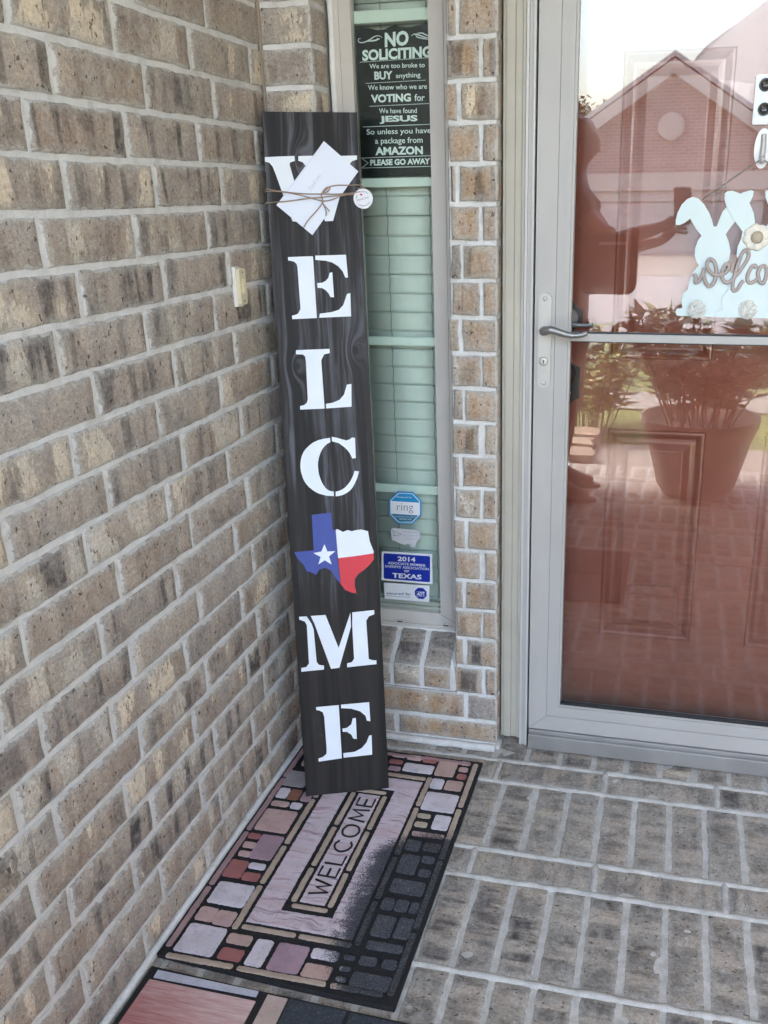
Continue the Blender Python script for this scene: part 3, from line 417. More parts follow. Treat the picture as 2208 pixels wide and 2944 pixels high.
# ---------------------------------------------------------------- front wall (with rowlock sill)
fw = MB()
XL, XW0, XW1, XP1 = 0.0, 0.122, 0.421, 0.528     # inner corner, window opening, jamb strip
XD1, XE = 1.62, 2.6
WIN_TOP, DOOR_TOP = 2.07, 2.12
def wb(x0, x1, z0, z1, mi=0, jit=0.0022, proud=None, fine=True):
    brick(fw, (x0, F, z0), X_, Z_, -Y_, x1 - x0, z1 - z0, rnd.uniform(0.001, 0.003) if proud is None else proud, False, jit, fine, mi)
for c in range(1, NC + 1):
    z0 = (c - 1) * H + J / 2; z1 = c * H - J / 2
    if c == 1: z0 = 0.02
    top = z1 > WIN_TOP
    # strip left of the window
    if c == 1: wb(0.006, 0.247, z0, z1); wb(0.258, XP1, z0, z1, 3)
    elif c == 2: wb(0.006, 0.17, z0, z1); wb(0.181, 0.440, z0, z1, 3); wb(0.451, XP1, z0, z1)
    elif not top:
        wb(0.008, XW0 - 0.001, z0, z1)
        brick(fw, (XW0, F, z0), Y_, Z_, X_, 0.088, z1 - z0, 0.002)               # returns into the window recess
        xj = 0.492 if c % 2 else 0.446 + 0.004 * math.sin(c * 1.7)
        m0, m1 = XW1 + rnd.uniform(-.004, .006), xj - J / 2 + rnd.uniform(-.004, .003)
        wb(m0, m1, z0, z1, 3, 0.0032, 0.0065); wb(xj + J / 2 + rnd.uniform(-.003, .004), XP1 - 0.002, z0, z1, 3, 0.0032, 0.0065)
        brick(fw, (XW1, 0.07, z0), -Y_, Z_, -X_, 0.085, z1 - z0, 0.003, mi=3)      # hidden jamb face
    else:
        x = 0.006 if c % 2 else -0.12
        while x < XE:
            wb(max(x, 0.006), min(x + 0.243, XE), z0, z1, fine=False); x += 0.2535
    if not top and c > 0: brick(fw, (XP1, F, z0), Y_, Z_, X_, 0.042, z1 - z0, 0.0025, mi=3)   # returns towards the door
    if z1 <= DOOR_TOP:
        x = XD1 + (0 if c % 2 else -0.12)
        while x < XE:
            if min(x + .243, XE) - max(x, XD1) > .02: wb(max(x, XD1), min(x + 0.243, XE), z0, z1, fine=False)
            x += 0.2535
# mortar behind the bricks
yb = F + 0.0015
def mq(x0, x1, z0, z1, y=yb): fw.quad((x0, y, z0), (x1, y, z0), (x1, y, z1), (x0, y, z1), 1)
mq(XL, XW0 - .001, 0.16, WIN_TOP); mq(XL, XP1 - .002, 0, 0.16); mq(XW1 + .001, XP1 - .002, 0.16, WIN_TOP); mq(XL, XE, WIN_TOP, NC * H); mq(XD1, XE, 0, WIN_TOP)
fw.quad((XW0 - .001, F, 0.1), (XW0 - .001, 0.1, 0.1), (XW0 - .001, 0.1, WIN_TOP), (XW0 - .001, F, WIN_TOP), 1)
fw.quad((XP1 - .0015, 0.1, 0), (XP1 - .0015, F, 0), (XP1 - .0015, F, WIN_TOP), (XP1 - .0015, 0.1, WIN_TOP), 1)
fw.quad((XW1 + .001, F, 0.1), (XW1 + .001, 0.1, 0.1), (XW1 + .001, 0.1, WIN_TOP), (XW1 + .001, F, WIN_TOP), 1)
fw.quad((XW0, F, WIN_TOP), (XW1, F, WIN_TOP), (XW1, 0.1, WIN_TOP), (XW0, 0.1, WIN_TOP), 1)
fw.tube(smooth([(0.02 + i * 0.036, F - 0.004 - rnd.uniform(0, .004), 0.006) for i in range(15)], 3), 0.011, 6, 1)
fw.tube(smooth([(XP1 + .001, F + i * 0.012, 0.004) for i in range(4)], 3), 0.008, 6, 1)
wall = empty('brick_wall', 'narrow brick front wall around the tall window, with a tan brick strip beside the storm door', 'wall', (0.3, F, 0))
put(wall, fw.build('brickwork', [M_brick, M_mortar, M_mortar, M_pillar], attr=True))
# sloped rowlock sill: bricks on edge, 2 courses high
sl = MB()
S0, S1 = Vector((0, F - 0.006, 0.232)), Vector((0, 0.068, 0.296))
SV = (S1 - S0); SLn = SV.length; SV.normalize(); SN = X_.cross(SV)
if SN.z < 0: SN = -SN
xs = [(XW0 + .002, 0.1575), (0.169, 0.2395), (0.2505, 0.3215), (0.3330, 0.4040)]
for i, (a, b) in enumerate(xs):
    brick(sl, (a, F - 0.006, 0.1715), X_, Z_, -Y_, b - a, 0.0605, 0.002, True, 0.0016, mi=(3 if i == 3 else 0), seed=81.3 + i * 2.9)
    brick(sl, Vector((a, 0, 0)) + S0, X_, SV, SN, b - a, SLn, 0.002, True, 0.0014, mi=2, seed=44.2 + i * 1.7)
    sl.quad((a, F + .03, .168), (b, F + .03, .168), (b, F + .03, .2), (a, F + .03, .2), 1)
sl.quad((XW0, F - .004, .1655), (XW1 - .004, F - .004, .1655), (XW1 - .004, F - .004, .2318), (XW0, F - .004, .2318), 1)
a = S0 - SN * .0012; b = S1 - SN * .0012
sl.quad((XW0, a.y, a.z), (XW1 - .002, a.y, a.z), (XW1 - .002, b.y, b.z), (XW0, b.y, b.z), 1)
put(wall, sl.build('window_sill', [M_brick, M_mortar, brick_material('sill_brick', [rgb(118, 112, 106), rgb(128, 122, 116), rgb(112, 108, 104)], 0.0, 0.5, True), M_pillar], attr=True))
# lump of mortar at the right end of the sill
lp = MB()
lp.poly([(.4050, .170), (.4215, .172), (.419, .212), (.4145, .250), (.4095, .262), (.4065, .225)], plane_y(F - .001), 0, 0.007)
put(wall, lp.build('mortar_lump', M_mortar, bevel=.002))

# ---------------------------------------------------------------- porch ceiling, added right wall / light stop behind the window
cb = MB(); cb.box(-0.14, 2.6, -2.75, 0.4, NC * H + .03, NC * H + .25); cb.box(-0.14, 2.6, 0.42, 0.5, 0, NC * H + .25)
cb.box(2.6, 2.75, -2.75, 0.4, -.2, NC * H + .02, 1)  # unseen right wall, added so less sky light reaches the porch
M_ceil = plain('painted_ceiling', rgb(214, 212, 206), 0.8)
tag(cb.build('unseen_porch_shell', [M_ceil, M_sandwall]), kind='structure')
rb = MB(); rb.box(0.0, 0.52, 0.30, 0.33, 0.1, 2.3); rb.box(0.0, 0.02, 0.11, 0.30, 0.1, 2.3); rb.box(0.50, 0.52, 0.11, 0.30, 0.1, 2.3); rb.box(0.0, 0.52, 0.11, 0.33, 0.08, 0.1); rb.box(0.0, 0.52, 0.11, 0.33, 2.3, 2.32)  # closed box added behind the window to keep sky light off the blind
tag(rb.build('blind_light_stop', plain('light_stop_paint', rgb(170, 170, 165), 0.8)), kind='structure')

# ---------------------------------------------------------------- window
WF = D['frame']
M_vinyl = plain('clay_vinyl', rgb(194, 189, 182), 0.45, 0, 0.05, 25)
M_caulk = plain('white_caulk', rgb(216, 214, 210), 0.6, 0, 0.1, 60, 0.6)
M_dark = plain('black_gap', (0.012, 0.012, 0.012, 1), 0.6)
M_tint = glass_material('green_tinted_glass', (0.85, 0.915, 0.865, 1), 1.45)
win = empty('window', 'tall narrow window with clay vinyl frame and green tinted glass behind the welcome board', 'window', (0.27, 0.08, 0.29))
GL, GR, GB, GT = 0.1815, 0.3575, 0.3430, 1.98
OL, OR, OB, OT = 0.1310, 0.4035, 0.2945, 2.03
f = MB()
def frame_ring(mb, o, i, y0, y1):
    """mitred ring between outer rect o and inner rect i (x0,x1,z0,z1), from depth y0 (front) to y1"""
    (a, b, c, d), (e, g, h, k) = o, i
    O4 = [(a, c), (b, c), (b, d), (a, d)]; I4 = [(e, h), (g, h), (g, k), (e, k)]
    for q in range(4):
        r = (q + 1) % 4
        mb.quad(*[(x, y0, z) for x, z in (O4[q], O4[r], I4[r], I4[q])])
        mb.quad(*[(I4[q][0], y0, I4[q][1]), (I4[r][0], y0, I4[r][1]), (I4[r][0], y1, I4[r][1]), (I4[q][0], y1, I4[q][1])])
        mb.quad(*[(O4[q][0], y1, O4[q][1]), (O4[r][0], y1, O4[r][1]), (O4[r][0], y0, O4[r][1]), (O4[q][0], y0, O4[q][1])])
frame_ring(f, (OL + .010, OR, OB, OT), (OL + .022, OR - .006, OB + .012, OT - .01), 0.070, 0.090)
frame_ring(f, (OL + .0225, OR - .0065, OB + .0125, OT - .0105), (OL + .033, OR - .012, OB + .030, OT - .02), 0.0725, 0.090)
frame_ring(f, (OL + .0335, OR - .0125, OB + .0305, OT - .0205), (GL, GR, GB, GT), 0.0705, 0.096)
put(win, f.build('frame', M_vinyl))
k = MB(); k.tube(smooth([(OL + .004 + rnd.uniform(-.002, .002), 0.069, OB + i * .06) for i in range(30)], 3), 0.0075, 6)
k.tube(smooth([(OL + i * .03, 0.068, OB - .002 + rnd.uniform(-.001, .001)) for i in range(10)], 3), 0.006, 6)
put(win, k.build('caulk', M_caulk))
def mitre(x0, z0, x1, z1):
    mm = MB(); mm.tube([(x0, .0698, z0), (x1, .0698, z1)], .0006, 4); put(win, mm.build('mitre_joint', plain('seam', rgb(120, 118, 114), .6)))
mitre(OR - .001, OB + .022, GR + .001, GB - .002)
for x in (0.243, 0.372):
    wmb = MB(); wmb.poly(rrect(x - .010, x + .010, .3065, .3150, .002), plane_y(.0698), 0, .002); q = wmb.build('weep_hole', M_vinyl, bevel=.0005); put(win, q)
    wm2 = MB(); wm2.poly(rrect(x - .0075, x + .0075, .3085, .3115, .001), plane_y(.0676), 0, .0006); wq = wm2.build('slot', M_dark); wq.parent = q
g = MB(); g.quad((GL - .004, .0850, GB - .004), (GR + .004, .0850, GB - .004), (GR + .004, .0850, GT + .004), (GL - .004, .0850, GT + .004))
put(win, g.build('pane', M_tint))
M_munt = plain('white_grid', rgb(226, 232, 226), 0.4, 0, .03)
for z0, z1 in ((1.7613, 1.787), (1.4197, 1.4409), (1.052, 1.0736), (0.6689, 0.6919)):
    mb = MB(); mb.box(GL - .003, GR + .003, .0955, .103, z0, z1); put(win, mb.build('muntin', M_munt, bevel=.002))
st = MB(); st.box(GL, GR, .088, .098, GB, GB + .010); st.box(GL, GR, .092, .104, GB + .010, GB + .022); put(win, st.build('sash_rail', M_vinyl, bevel=.001))
# blind: a thing of its own, hanging inside
bl_root = empty('window_blind', 'closed white slatted blind hanging behind the green tinted window glass', 'blind', (0.27, .13, .36))
M_slat = plain('white_slat', rgb(216, 219, 212), 0.45, 0, .03, 12)
z = 1.9560 + .03; i = 0
while z > 0.39:
    zb = z - 0.0442 + rnd.uniform(-.0006, .0006)
    s_ = MB(); y0 = 0.1300; n_ = 6
    pr = [(y0 - .002 + .004 * q / n_ - .0012 * math.sin(math.pi * q / n_), z - (z - zb) * q / n_) for q in range(n_ + 1)]
    pr = [(2 * y0 - y, zz) for y, zz in pr][::1]
    x0, x1 = GL - .02, GR + .02
    vs = [(x, y, zz) for y, zz in pr for x in (x0, x1)]
    s_.add(vs, [(2 * q, 2 * q + 1, 2 * q + 3, 2 * q + 2) for q in range(n_)], 0, True)
    so = s_.build('slat', M_slat); md = so.modifiers.new('Solidify', 'SOLIDIFY'); md.thickness = .0024
    put(bl_root, so)
    for xc in (0.2330, 0.3385):
        cm = MB(); cm.tube(smooth([(xc + .0012, y0 - .010, z), (xc + .0020, y0 - .0105, z - .014), (xc - .0004, y0 - .0095, z - .032), (xc + .0004, y0 - .010, z - .047)], 4), .0007, 5)
        q = cm.build('cord', plain('cord', rgb(120, 132, 124), .8) if i == 0 and xc < .3 else bpy.data.materials['cord']); q.parent = so; q.matrix_parent_inverse = Matrix.Identity(4)
    z -= 0.0451; i += 1
brl = MB(); brl.box(GL - .02, GR + .02, .12, .14, .352, .366); put(bl_root, brl.build('bottom_rail', M_slat, bevel=.002))

# ---------------------------------------------------------------- stickers on the glass
M_white = plain('white_print', rgb(222, 224, 228), 0.4, 0, .02)
M_wtext = plain('sign_lettering', rgb(236, 242, 242), 0.5, 0, .03)
M_black = plain('black_print', (0.016, 0.017, 0.018, 1), 0.35)
M_blue = plain('sticker_blue', rgb(18, 44, 150), 0.35, 0, .06)
M_navy = plain('sticker_navy', rgb(44, 62, 118), 0.4, 0, .05)
M_teal = plain('sticker_sky_blue', rgb(28, 138, 190), 0.35, 0, .05)
M_teal2 = plain('sticker_teal', rgb(40, 112, 140), 0.35, 0, .06)
M_grayt = plain('grey_print', rgb(96, 98, 104), 0.5)
M_pale = plain('pale_print', rgb(192, 194, 200), 0.5)
# black notice, hung just inside the pane
ns = D['nosol']; base = plane_y(.0915)
nsr = empty('notice_sign', 'black no-soliciting notice with pale lettering hung behind the upper window glass', 'sign', (0.27, .0915, 1.45))
q = ns['quad']; top = ns['top']
out = [tuple(v) for v in top] + [(q[1][0] + .004, q[1][1]), (q[2][0] + .004, q[2][1]), tuple(q[3])]
m_ = MB(); m_.poly(out, base, 0, .001); put(nsr, m_.build('panel', M_black))
t_ = MB()
for body, c in ns['text']:
    big = body.isupper()
    tl, tr, br = c
    vs, fs = text_faces(body, 0.042 if big else 0.012)
    put_text(t_, body, tl, tr, br, base, .0013, 0, 0.042 if big else 0.012)
put(nsr, t_.build('lettering', M_wtext))
t_ = MB(); w_ = .0006
for i, ln in enumerate(ns['lines']):
    if i < 3:
        a, b = Vector(ln[0]), Vector(ln[1]); n_ = 34
        for k in range(n_):
            c0 = a.lerp(b, k / n_); c1 = a.lerp(b, (k + .72) / n_)
            t_.tube([base(c0.x, c0.y, .0012), base(c1.x, c1.y, .0012)], .0009, 4)
    else: t_.tube([base(a, b, .0012) for a, b in ln], .0010, 4)
    put(nsr, t_.build('rule' if i < 6 else 'chevron', M_wtext)); t_ = MB()
for i, sw in enumerate(ns['swirl']):
    pts = smooth([base(a, b, .0012) for a, b in sw], 5); n_ = len(pts)
    t_.tube(pts, [.0004 + .0011 * math.sin(math.pi * q_ / (n_ - 1)) for q_ in range(n_)], 5)
    if i % 3 == 2: put(nsr, t_.build('flourish', M_wtext)); t_ = MB()
sf = plane_y(.0845)
# octagonal camera sticker
rg = D['ring']
ro = empty('octagon_sticker', 'blue and white octagonal security sticker on the lower window glass', 'sticker', (rg['c'][0][0], .0845, rg['c'][0][1]))
C0 = Vector(rg['c'][0])
def shrink(P, k): return [tuple(C0 + (Vector(v) - C0) * k) for v in P]
m_ = MB(); m_.poly(rg['oct'], sf, 0, .0006); put(ro, m_.build('backing', M_teal))
m_ = MB(); m_.poly(shrink(rg['oct'], .915), sf, .0006, .0009); put(ro, m_.build('white_ring', M_white))
inn = shrink(rg['oct'], .875)
def clip(P, zc, keep_above):
    o = []
    for i in range(len(P)):
        a, b = P[i], P[(i + 1) % len(P)]
        ia, ib = (a[1] >= zc) == keep_above, (b[1] >= zc) == keep_above
        if ia: o.append(a)
        if ia != ib: t = (zc - a[1]) / (b[1] - a[1]); o.append((a[0] + (b[0] - a[0]) * t, zc))
    return o
zt = (rg['band'][0][1] + rg['band'][1][1]) / 2; zb = (rg['band'][2][1] + rg['band'][3][1]) / 2
m_ = MB(); m_.poly(clip(inn, zt, True), sf, .0009, .0012); put(ro, m_.build('upper_band', M_teal))
m_ = MB(); m_.poly(clip(inn, zb, False), sf, .0009, .0012); put(ro, m_.build('lower_band', M_teal2))
t_ = MB(); put_text(t_, 'ring', *rg['text'], sf, .0013, 0, -0.012); put(ro, t_.build('lettering', M_grayt))
t_ = MB(); put_text(t_, 'Protected by', *rg['t1'], sf, .0015, 0, .01); put(ro, t_.build('lettering', M_white)); t_ = MB(); put_text(t_, 'Audio/Video Surveillance', *rg['t2'], sf, .0015); put_text(t_, '800 656 1918', *rg['t3'], sf, .0015); put(ro, t_.build('lettering', M_white))
# torn sticker
tn = D['torn']
to = empty('torn_sticker', 'torn and faded grey-white sticker on the glass, below the octagonal one', 'sticker', (tn['poly'][0][0], .0845, tn['poly'][0][1]))
m_ = MB(); m_.poly(tn['poly'], sf, 0, .0006); put(to, m_.build('paper', plain('faded_paper', rgb(190, 191, 196), .6, 0, .1, 90)))
t_ = MB(); t_.tube(smooth([sf(a, b, .0008) for a, b in tn['bird']], 4, True), .0006, 4, 0, True); put(to, t_.build('bird_outline', M_grayt))
t_ = MB()
for body, c in tn['t']: put_text(t_, body, *c, sf, .0009, 0, .02)
put(to, t_.build('lettering', plain('faded_print', rgb(170, 171, 178), .6)))
# blue membership sticker
sh = D['sheriff']
so_ = empty('membership_sticker', 'blue rectangular 2014 membership sticker with white border on the window glass', 'sticker', (sh['out'][0][0], .0845, sh['out'][3][1]))
m_ = MB(); m_.poly(sh['out'], sf, 0, .0006); put(so_, m_.build('border', M_white))
I = [Vector(v) for v in sh['in']]; rr = []
for i in range(4):
    a, b, c = I[i - 1], I[i], I[(i + 1) % 4]; r_ = .0045
    p0 = b + (a - b).normalized() * r_; p1 = b + (c - b).normalized() * r_
    for k in range(5): t = k / 4; rr.append(tuple((1 - t) ** 2 * p0 + 2 * t * (1 - t) * b + t * t * p1))
m_ = MB(); m_.poly(rr, sf, .0006, .0009); put(so_, m_.build('field', M_blue))
t_ = MB()
for body, c in sh['t']: put_text(t_, body, *c, sf, .0013, 0, .03 if len(body) < 6 else .010)
put(so_, t_.build('lettering', M_white))
# alarm sticker
ad = D['adt']
ao = empty('alarm_sticker', 'small white alarm company sticker with navy octagon, lowest on the window glass', 'sticker', (ad['out'][0][0], .0845, ad['out'][2][1]))
m_ = MB(); m_.poly(ad['out'], sf, 0, .0006); put(ao, m_.build('backing', M_white))
t_ = MB(); put_text(t_, 'secured by', *ad['t'], sf, .0009, 0, .012, .25); put(ao, t_.build('lettering', M_navy)); t_ = MB(); t_.tube([sf(a, b, .0008) for a, b in ad['ul']], .0005, 4); put(ao, t_.build('underline', M_navy))
c_ = ad['c'][0]; r_ = (Vector(ad['c'][1]) - Vector(c_)).length * 1.02
oc = [(c_[0] + r_ * math.cos(R(22.5 + 45 * k)), c_[1] + r_ * math.sin(R(22.5 + 45 * k))) for k in range(8)]
m_ = MB(); m_.poly(oc, sf, .0006, .0010); lg = m_.build('octagon', M_blue); put(ao, lg)
B = [Vector(v) for v in ad['box']]; t_ = MB(); t_.tube([sf(v.x, v.y, .0012) for v in B], .0005, 4, 0, True); put_text(t_, 'ADT', *ad['at'], sf, .0014, 0, .03); put(ao, t_.build('lettering', M_white))

# ---------------------------------------------------------------- welcome board
bd = D['board']; BL, BW, BU = Vector(bd['bl']), Vector(bd['w']).normalized(), Vector(bd['u']).normalized()
BN = BW.cross(BU).normalized(); BU = BN.cross(BW).normalized(); BWd, BH, BT = bd['W'], bd['L'], .019
if BN.y > 0: BN = -BN
def bp(a, b, t): return BL + BW * a + BU * b + BN * t
def wood():
    m = NT('stained_wood'); q = m.coord('UV'); x, y, zz = m.sep(q)       # metres along width / length
    xs_ = m.math('MULTIPLY', x, 1.0)
    fld = m.math('ADD', m.math('MULTIPLY', x, 30.0), m.math('MULTIPLY', m.noise(m.xyz(m.math('MULTIPLY', x, 7.0), m.math('MULTIPLY', y, 2.2), 0.0), 1.0, 2.0), 1.0))
    rim = None
    for kx, ky, s_ in ((.040, 1.043, .018), (.075, 1.485, .022), (.175, 1.075, .018)):
        dx = m.math('SUBTRACT', x, kx); dy = m.math('MULTIPLY', m.math('SUBTRACT', y, ky), 0.55)
        d2 = m.math('ADD', m.math('MULTIPLY', dx, dx), m.math('MULTIPLY', dy, dy))
        gs = m.math('POWER', 2.718, m.math('MULTIPLY', d2, -1.0 / (s_ * s_)))
        fld = m.math('ADD', fld, m.math('MULTIPLY', gs, 0.9))
        rim = gs if rim is None else m.math('MAXIMUM', rim, gs)
    g1 = m.noise(m.xyz(m.math('MULTIPLY', fld, 1.0), m.math('MULTIPLY', y, 0.8), 0.0), 1.0, 4.0, 0.6)
    g2 = m.noise(m.xyz(m.math('MULTIPLY', fld, 3.0), m.math('MULTIPLY', y, 5.0), 3.0), 1.0, 4.0, 0.6)
    top_mask = m.step(m.math('ADD', m.noise(m.xyz(m.math('MULTIPLY', x, 7.0), m.math('MULTIPLY', y, 3.2), 9.0), 1.0, 3.0), m.math('MULTIPLY', m.math('SUBTRACT', y, 0.85), 0.34)), 0.36, 0.62)  # patchy mask for the pale streaks, stronger towards the top of the board
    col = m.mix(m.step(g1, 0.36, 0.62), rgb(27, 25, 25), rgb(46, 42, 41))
    lite = m.math('MULTIPLY', m.math('MULTIPLY', m.step(g1, 0.45, 0.62), m.step(g2, 0.38, 0.60)), top_mask)
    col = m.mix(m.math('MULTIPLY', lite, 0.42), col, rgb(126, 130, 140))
    col = m.mix(m.math('MULTIPLY', m.step(rim, 0.80, 0.97), 0.8), col, rgb(30, 28, 30))
    sp = m.step(m.noise(m.xyz(m.math('MULTIPLY', x, 260.0), m.math('MULTIPLY', y, 200.0), 0.0), 1.0, 1.0), 0.79, 0.81)
    col = m.mix(m.math('MULTIPLY', sp, 0.5), col, rgb(120, 118, 116))
    m.set(col, m.math('ADD', 0.50, m.math('MULTIPLY', g2, 0.2)), Specular_IOR_Level=0.3)
    m.bump(m.math('ADD', g1, m.math('MULTIPLY', g2, 0.5)), 0.5, 0.0015)
    return m.mat
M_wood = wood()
board = empty('welcome_board', 'tall dark stained wooden welcome board leaning in the corner on the doormat', 'sign', tuple(BL))
nv = 60; jl = [mnoise.noise(Vector((0, i * .7, 0))) * .0012 for i in range(nv + 1)]; jr = [mnoise.noise(Vector((5, i * .8, 0))) * .0012 for i in range(nv + 1)]
b_ = MB(); V = []; UVS = []
for i in range(nv + 1):
    y = BH * i / nv
    for a, t in ((0 + jl[i], -BT), (0 + jl[i], -.0012), (.0014 + jl[i], 0), (BWd - .0014 + jr[i], 0), (BWd + jr[i], -.0012), (BWd + jr[i], -BT)):
        V.append(bp(a, y, t)); UVS.append((a, y))
FF = []
for i in range(nv):
    for k in range(6):
        k2 = (k + 1) % 6
        FF.append((i * 6 + k, i * 6 + k2, (i + 1) * 6 + k2, (i + 1) * 6 + k))
FF += [tuple(range(6))[::-1], tuple(nv * 6 + k for k in range(6))]
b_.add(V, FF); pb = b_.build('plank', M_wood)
uv = pb.data.uv_layers.new(name='UVMap')
for lp_ in pb.data.loops: uv.data[lp_.index].uv = UVS[lp_.vertex_index]
bm = bmesh_fix = None
put(board, pb)
M_letter = plain('white_paint', rgb(225, 231, 239), 0.55, 0, .05, 22, .25)
def painted(polys, mat, name, t0=.0002, t1=.0010, parent=None):
    m_ = MB()
    for P in polys: m_.poly(P, bp, t0, t1)
    o = m_.build(name, mat)
    if parent is None: put(board, o)
    else: o.parent = parent
    return o
LT = D['letters']
for key in ('W', 'E1', 'L', 'C', 'M', 'E2'): painted(LT[key], M_letter, 'letter')
tx = D['texas']
tb = painted([tx['blue']], plain('blue_paint', rgb(58, 74, 150), 0.55, 0, .12, 60), 'state_emblem')
tb['label'] = 'map shape painted as the Texas flag'
painted([tx['white']], M_letter, 'white_field', .0003, .0012, tb); painted([tx['red']], plain('red_paint', rgb(206, 48, 62), 0.5, 0, .08, 60), 'red_field', .0003, .0012, tb); painted([tx['star']], M_letter, 'star', .0010, .0016, tb)
for a, b in ((.046, .155), (.046, .108)):
    m_ = MB(); m_.lathe([(.0035, .0), (.0035, .0012), (.0015, .002)], lambda x, y, t: bp(a + x, b + y, t), 10); put(board, m_.build('screw_head', M_black))

# envelope, twine and tag on the board
ev = D['envelope']; M_paper = plain('white_envelope', rgb(224, 230, 244), 0.7, 0, .015, 15)
er = empty('envelope', 'white envelope tied at an angle across the letter W with twine', 'envelope', tuple(bp(ev[3][0], ev[3][1], 0)))
e_ = MB(); e_.poly(ev, bp, .0018, .0042); put(er, e_.build('paper', M_paper, bevel=.0006))
a, b = Vector(D['writing'][0]), Vector(D['writing'][1])
t_ = MB(); vs, fs = text_faces('Thank you', -.01, .45); dx = (b - a); up_ = Vector((-dx.y, dx.x)) * .30
t_.add([bp(*(a + dx * u_ + up_ * v_), .0044) for u_, v_ in vs], fs); put(er, t_.build('handwriting', plain('pencil', rgb(186, 190, 204), .8)))
fl_ = MB(); e0, e1, e2, e3 = [Vector(v) for v in ev]
fl_.tube([bp(*e0.lerp(e3, .02), .0043), bp(*(e0.lerp(e3, .5) + (e1 - e0) * .02), .0043), bp(*e3.lerp(e0, .02), .0043)], .00035, 4); put(er, fl_.build('flap_edge', M_pale))
M_twine = plain('jute_twine', rgb(156, 136, 120), 0.9, 0, .25, 400, .6)
tw = MB()
for i, pth in enumerate(D['twine']):
    n_ = len(pth); h0 = .0056 + .0012 * (i % 3)
    tw.tube(smooth([bp(a, b, h0 + (.0015 if 0 < k < n_ - 1 else 0)) for k, (a, b) in enumerate(pth)], 6), .00125, 6)
y0 = D['twine'][0][0]
for (a, b) in (D['twine'][0][0], D['twine'][1][0], D['twine'][2][0]):      # wraps round the left edge to the back
    tw.tube(smooth([bp(a, b, .0056), bp(-.0016, b, .003), bp(-.0024, b + .001, -.008), bp(-.0016, b + .002, -.0195), bp(.02, b + .002, -.0205), bp(BWd * .98, b, -.0205), bp(BWd + .002, b, -.010), bp(BWd + .001, b, .004), bp(BWd - .006, b, .0058)], 5), .00125, 6)
twn = tw.build('twine', M_twine); tag(twn, 'thin jute twine wrapped and knotted round the board and envelope', 'twine')
tg = D['tag']; TC = Vector(tg[0]); TR_ = (Vector(tg[1]) - TC).length
tr_ = empty('gift_tag', 'round white thank-you gift tag with a red heart hanging from the twine', 'tag', tuple(bp(TC.x, TC.y, .008)))
def tp(a, b, t): return bp(TC.x + a, TC.y + b, .0085 + t + a * .05)
m_ = MB(); m_.poly(circ(0, 0, TR_ * .96, 40), tp, 0, .0010); put(tr_, m_.build('card', plain('tag_card', rgb(226, 226, 232), .6, 0, .02)))
m_ = MB()
for s0, s1 in ((40, 120), (150, 185), (-130, -20)):
    m_.tube([tp(TR_ * .68 * math.cos(R(q)), TR_ * .68 * math.sin(R(q)), .0012) for q in range(s0, s1 + 1, 8)], .0009, 4)
put(tr_, m_.build('ring_print', plain('tag_grey', rgb(170, 172, 184), .6)))
hrt = [(.9 * (16 * math.sin(t) ** 3) / 16, .9 * (13 * math.cos(t) - 5 * math.cos(2 * t) - 2 * math.cos(3 * t) - math.cos(4 * t)) / 16) for t in [2 * math.pi * k / 30 for k in range(30)]]
hx, hy = tg[2][0] - TC.x, tg[2][1] - TC.y
m_ = MB(); m_.poly([(hx + a * .0032, hy + b * .0032) for a, b in hrt], tp, .0008, .0013); put(tr_, m_.build('heart', plain('red_heart', rgb(206, 46, 60), .5)))
t_ = MB(); put_text(t_, 'thank you', (-TR_ * .62, -.001), (TR_ * .55, .0062), (TR_ * .55, .0004), tp, .0013, 0, 0, .4); put(tr_, t_.build('lettering', M_grayt))

# ---------------------------------------------------------------- doorbell on the side wall
db = empty('doorbell', 'small cream doorbell button on a white base, on the side brick wall', 'doorbell', (0, -.225, 1.22))
px_ = lambda a, b, t: (t, a, b)
m_ = MB(); m_.poly([(-.2520, 1.182), (-.2515, 1.264), (-.2380, 1.2655), (-.2330, 1.262), (-.2200, 1.2600), (-.2180, 1.186), (-.2300, 1.180)], px_, .001, .0105); put(db, m_.build('base', plain('white_base', rgb(218, 216, 208), .6, 0, .1, 80, .5), bevel=.001))
m_ = MB(); m_.poly(rrect(-.2490, -.2200, 1.1850, 1.2600, .006), px_, .009, .018); put(db, m_.build('cover', plain('cream_plastic', rgb(212, 200, 170), .45, 0, .05), bevel=.004))
m_ = MB(); m_.poly(rrect(-.2400, -.2290, 1.208, 1.238, .003), px_, .018, .0198); put(db, m_.build('button', plain('pale_button', rgb(226, 214, 176), .4), bevel=.001))
for z in (1.193, 1.252):
    m_ = MB(); m_.lathe([(.0024, .0178), (.0024, .0186), (.001, .0188)], lambda x, y, t: (t, -.2345 + x, z + y), 10); put(db, m_.build('screw', M_grayt))
# ---------------------------------------------------------------- door surround
M_trim = plain('beige_trim', rgb(175, 171, 159), 0.55, 0, .09, 18)
M_alum = plain('sandstone_metal', rgb(174, 172, 169), 0.42, 0.0, .08, 7)
M_alum2 = plain('pale_metal_edge', rgb(192, 191, 190), 0.38, 0.0, .04, 10)
tr = empty('door_frame', 'beige painted door casing between the tan brick strip and the grey storm door', 'door frame', (.55, .02, .02))
DT = 2.10; XR0, XR1 = 0.532, 1.622
def casing(x0, x1, y0, y1, nm='casing', mat=None, bev=.002, z0=.022, z1=DT):
    m_ = MB(); m_.box(x0, x1, y0, y1, z0, z1); put(tr, m_.build(nm, mat or M_trim, bevel=bev))
casing(.5325, .5400, .0190, .10); casing(.5400, .5600, .0150, .10); casing(.5600, .5760, .0180, .10); casing(.5760, .5835, .0130, .10)
casing(XR1 - .0515, XR1, .0160, .10)
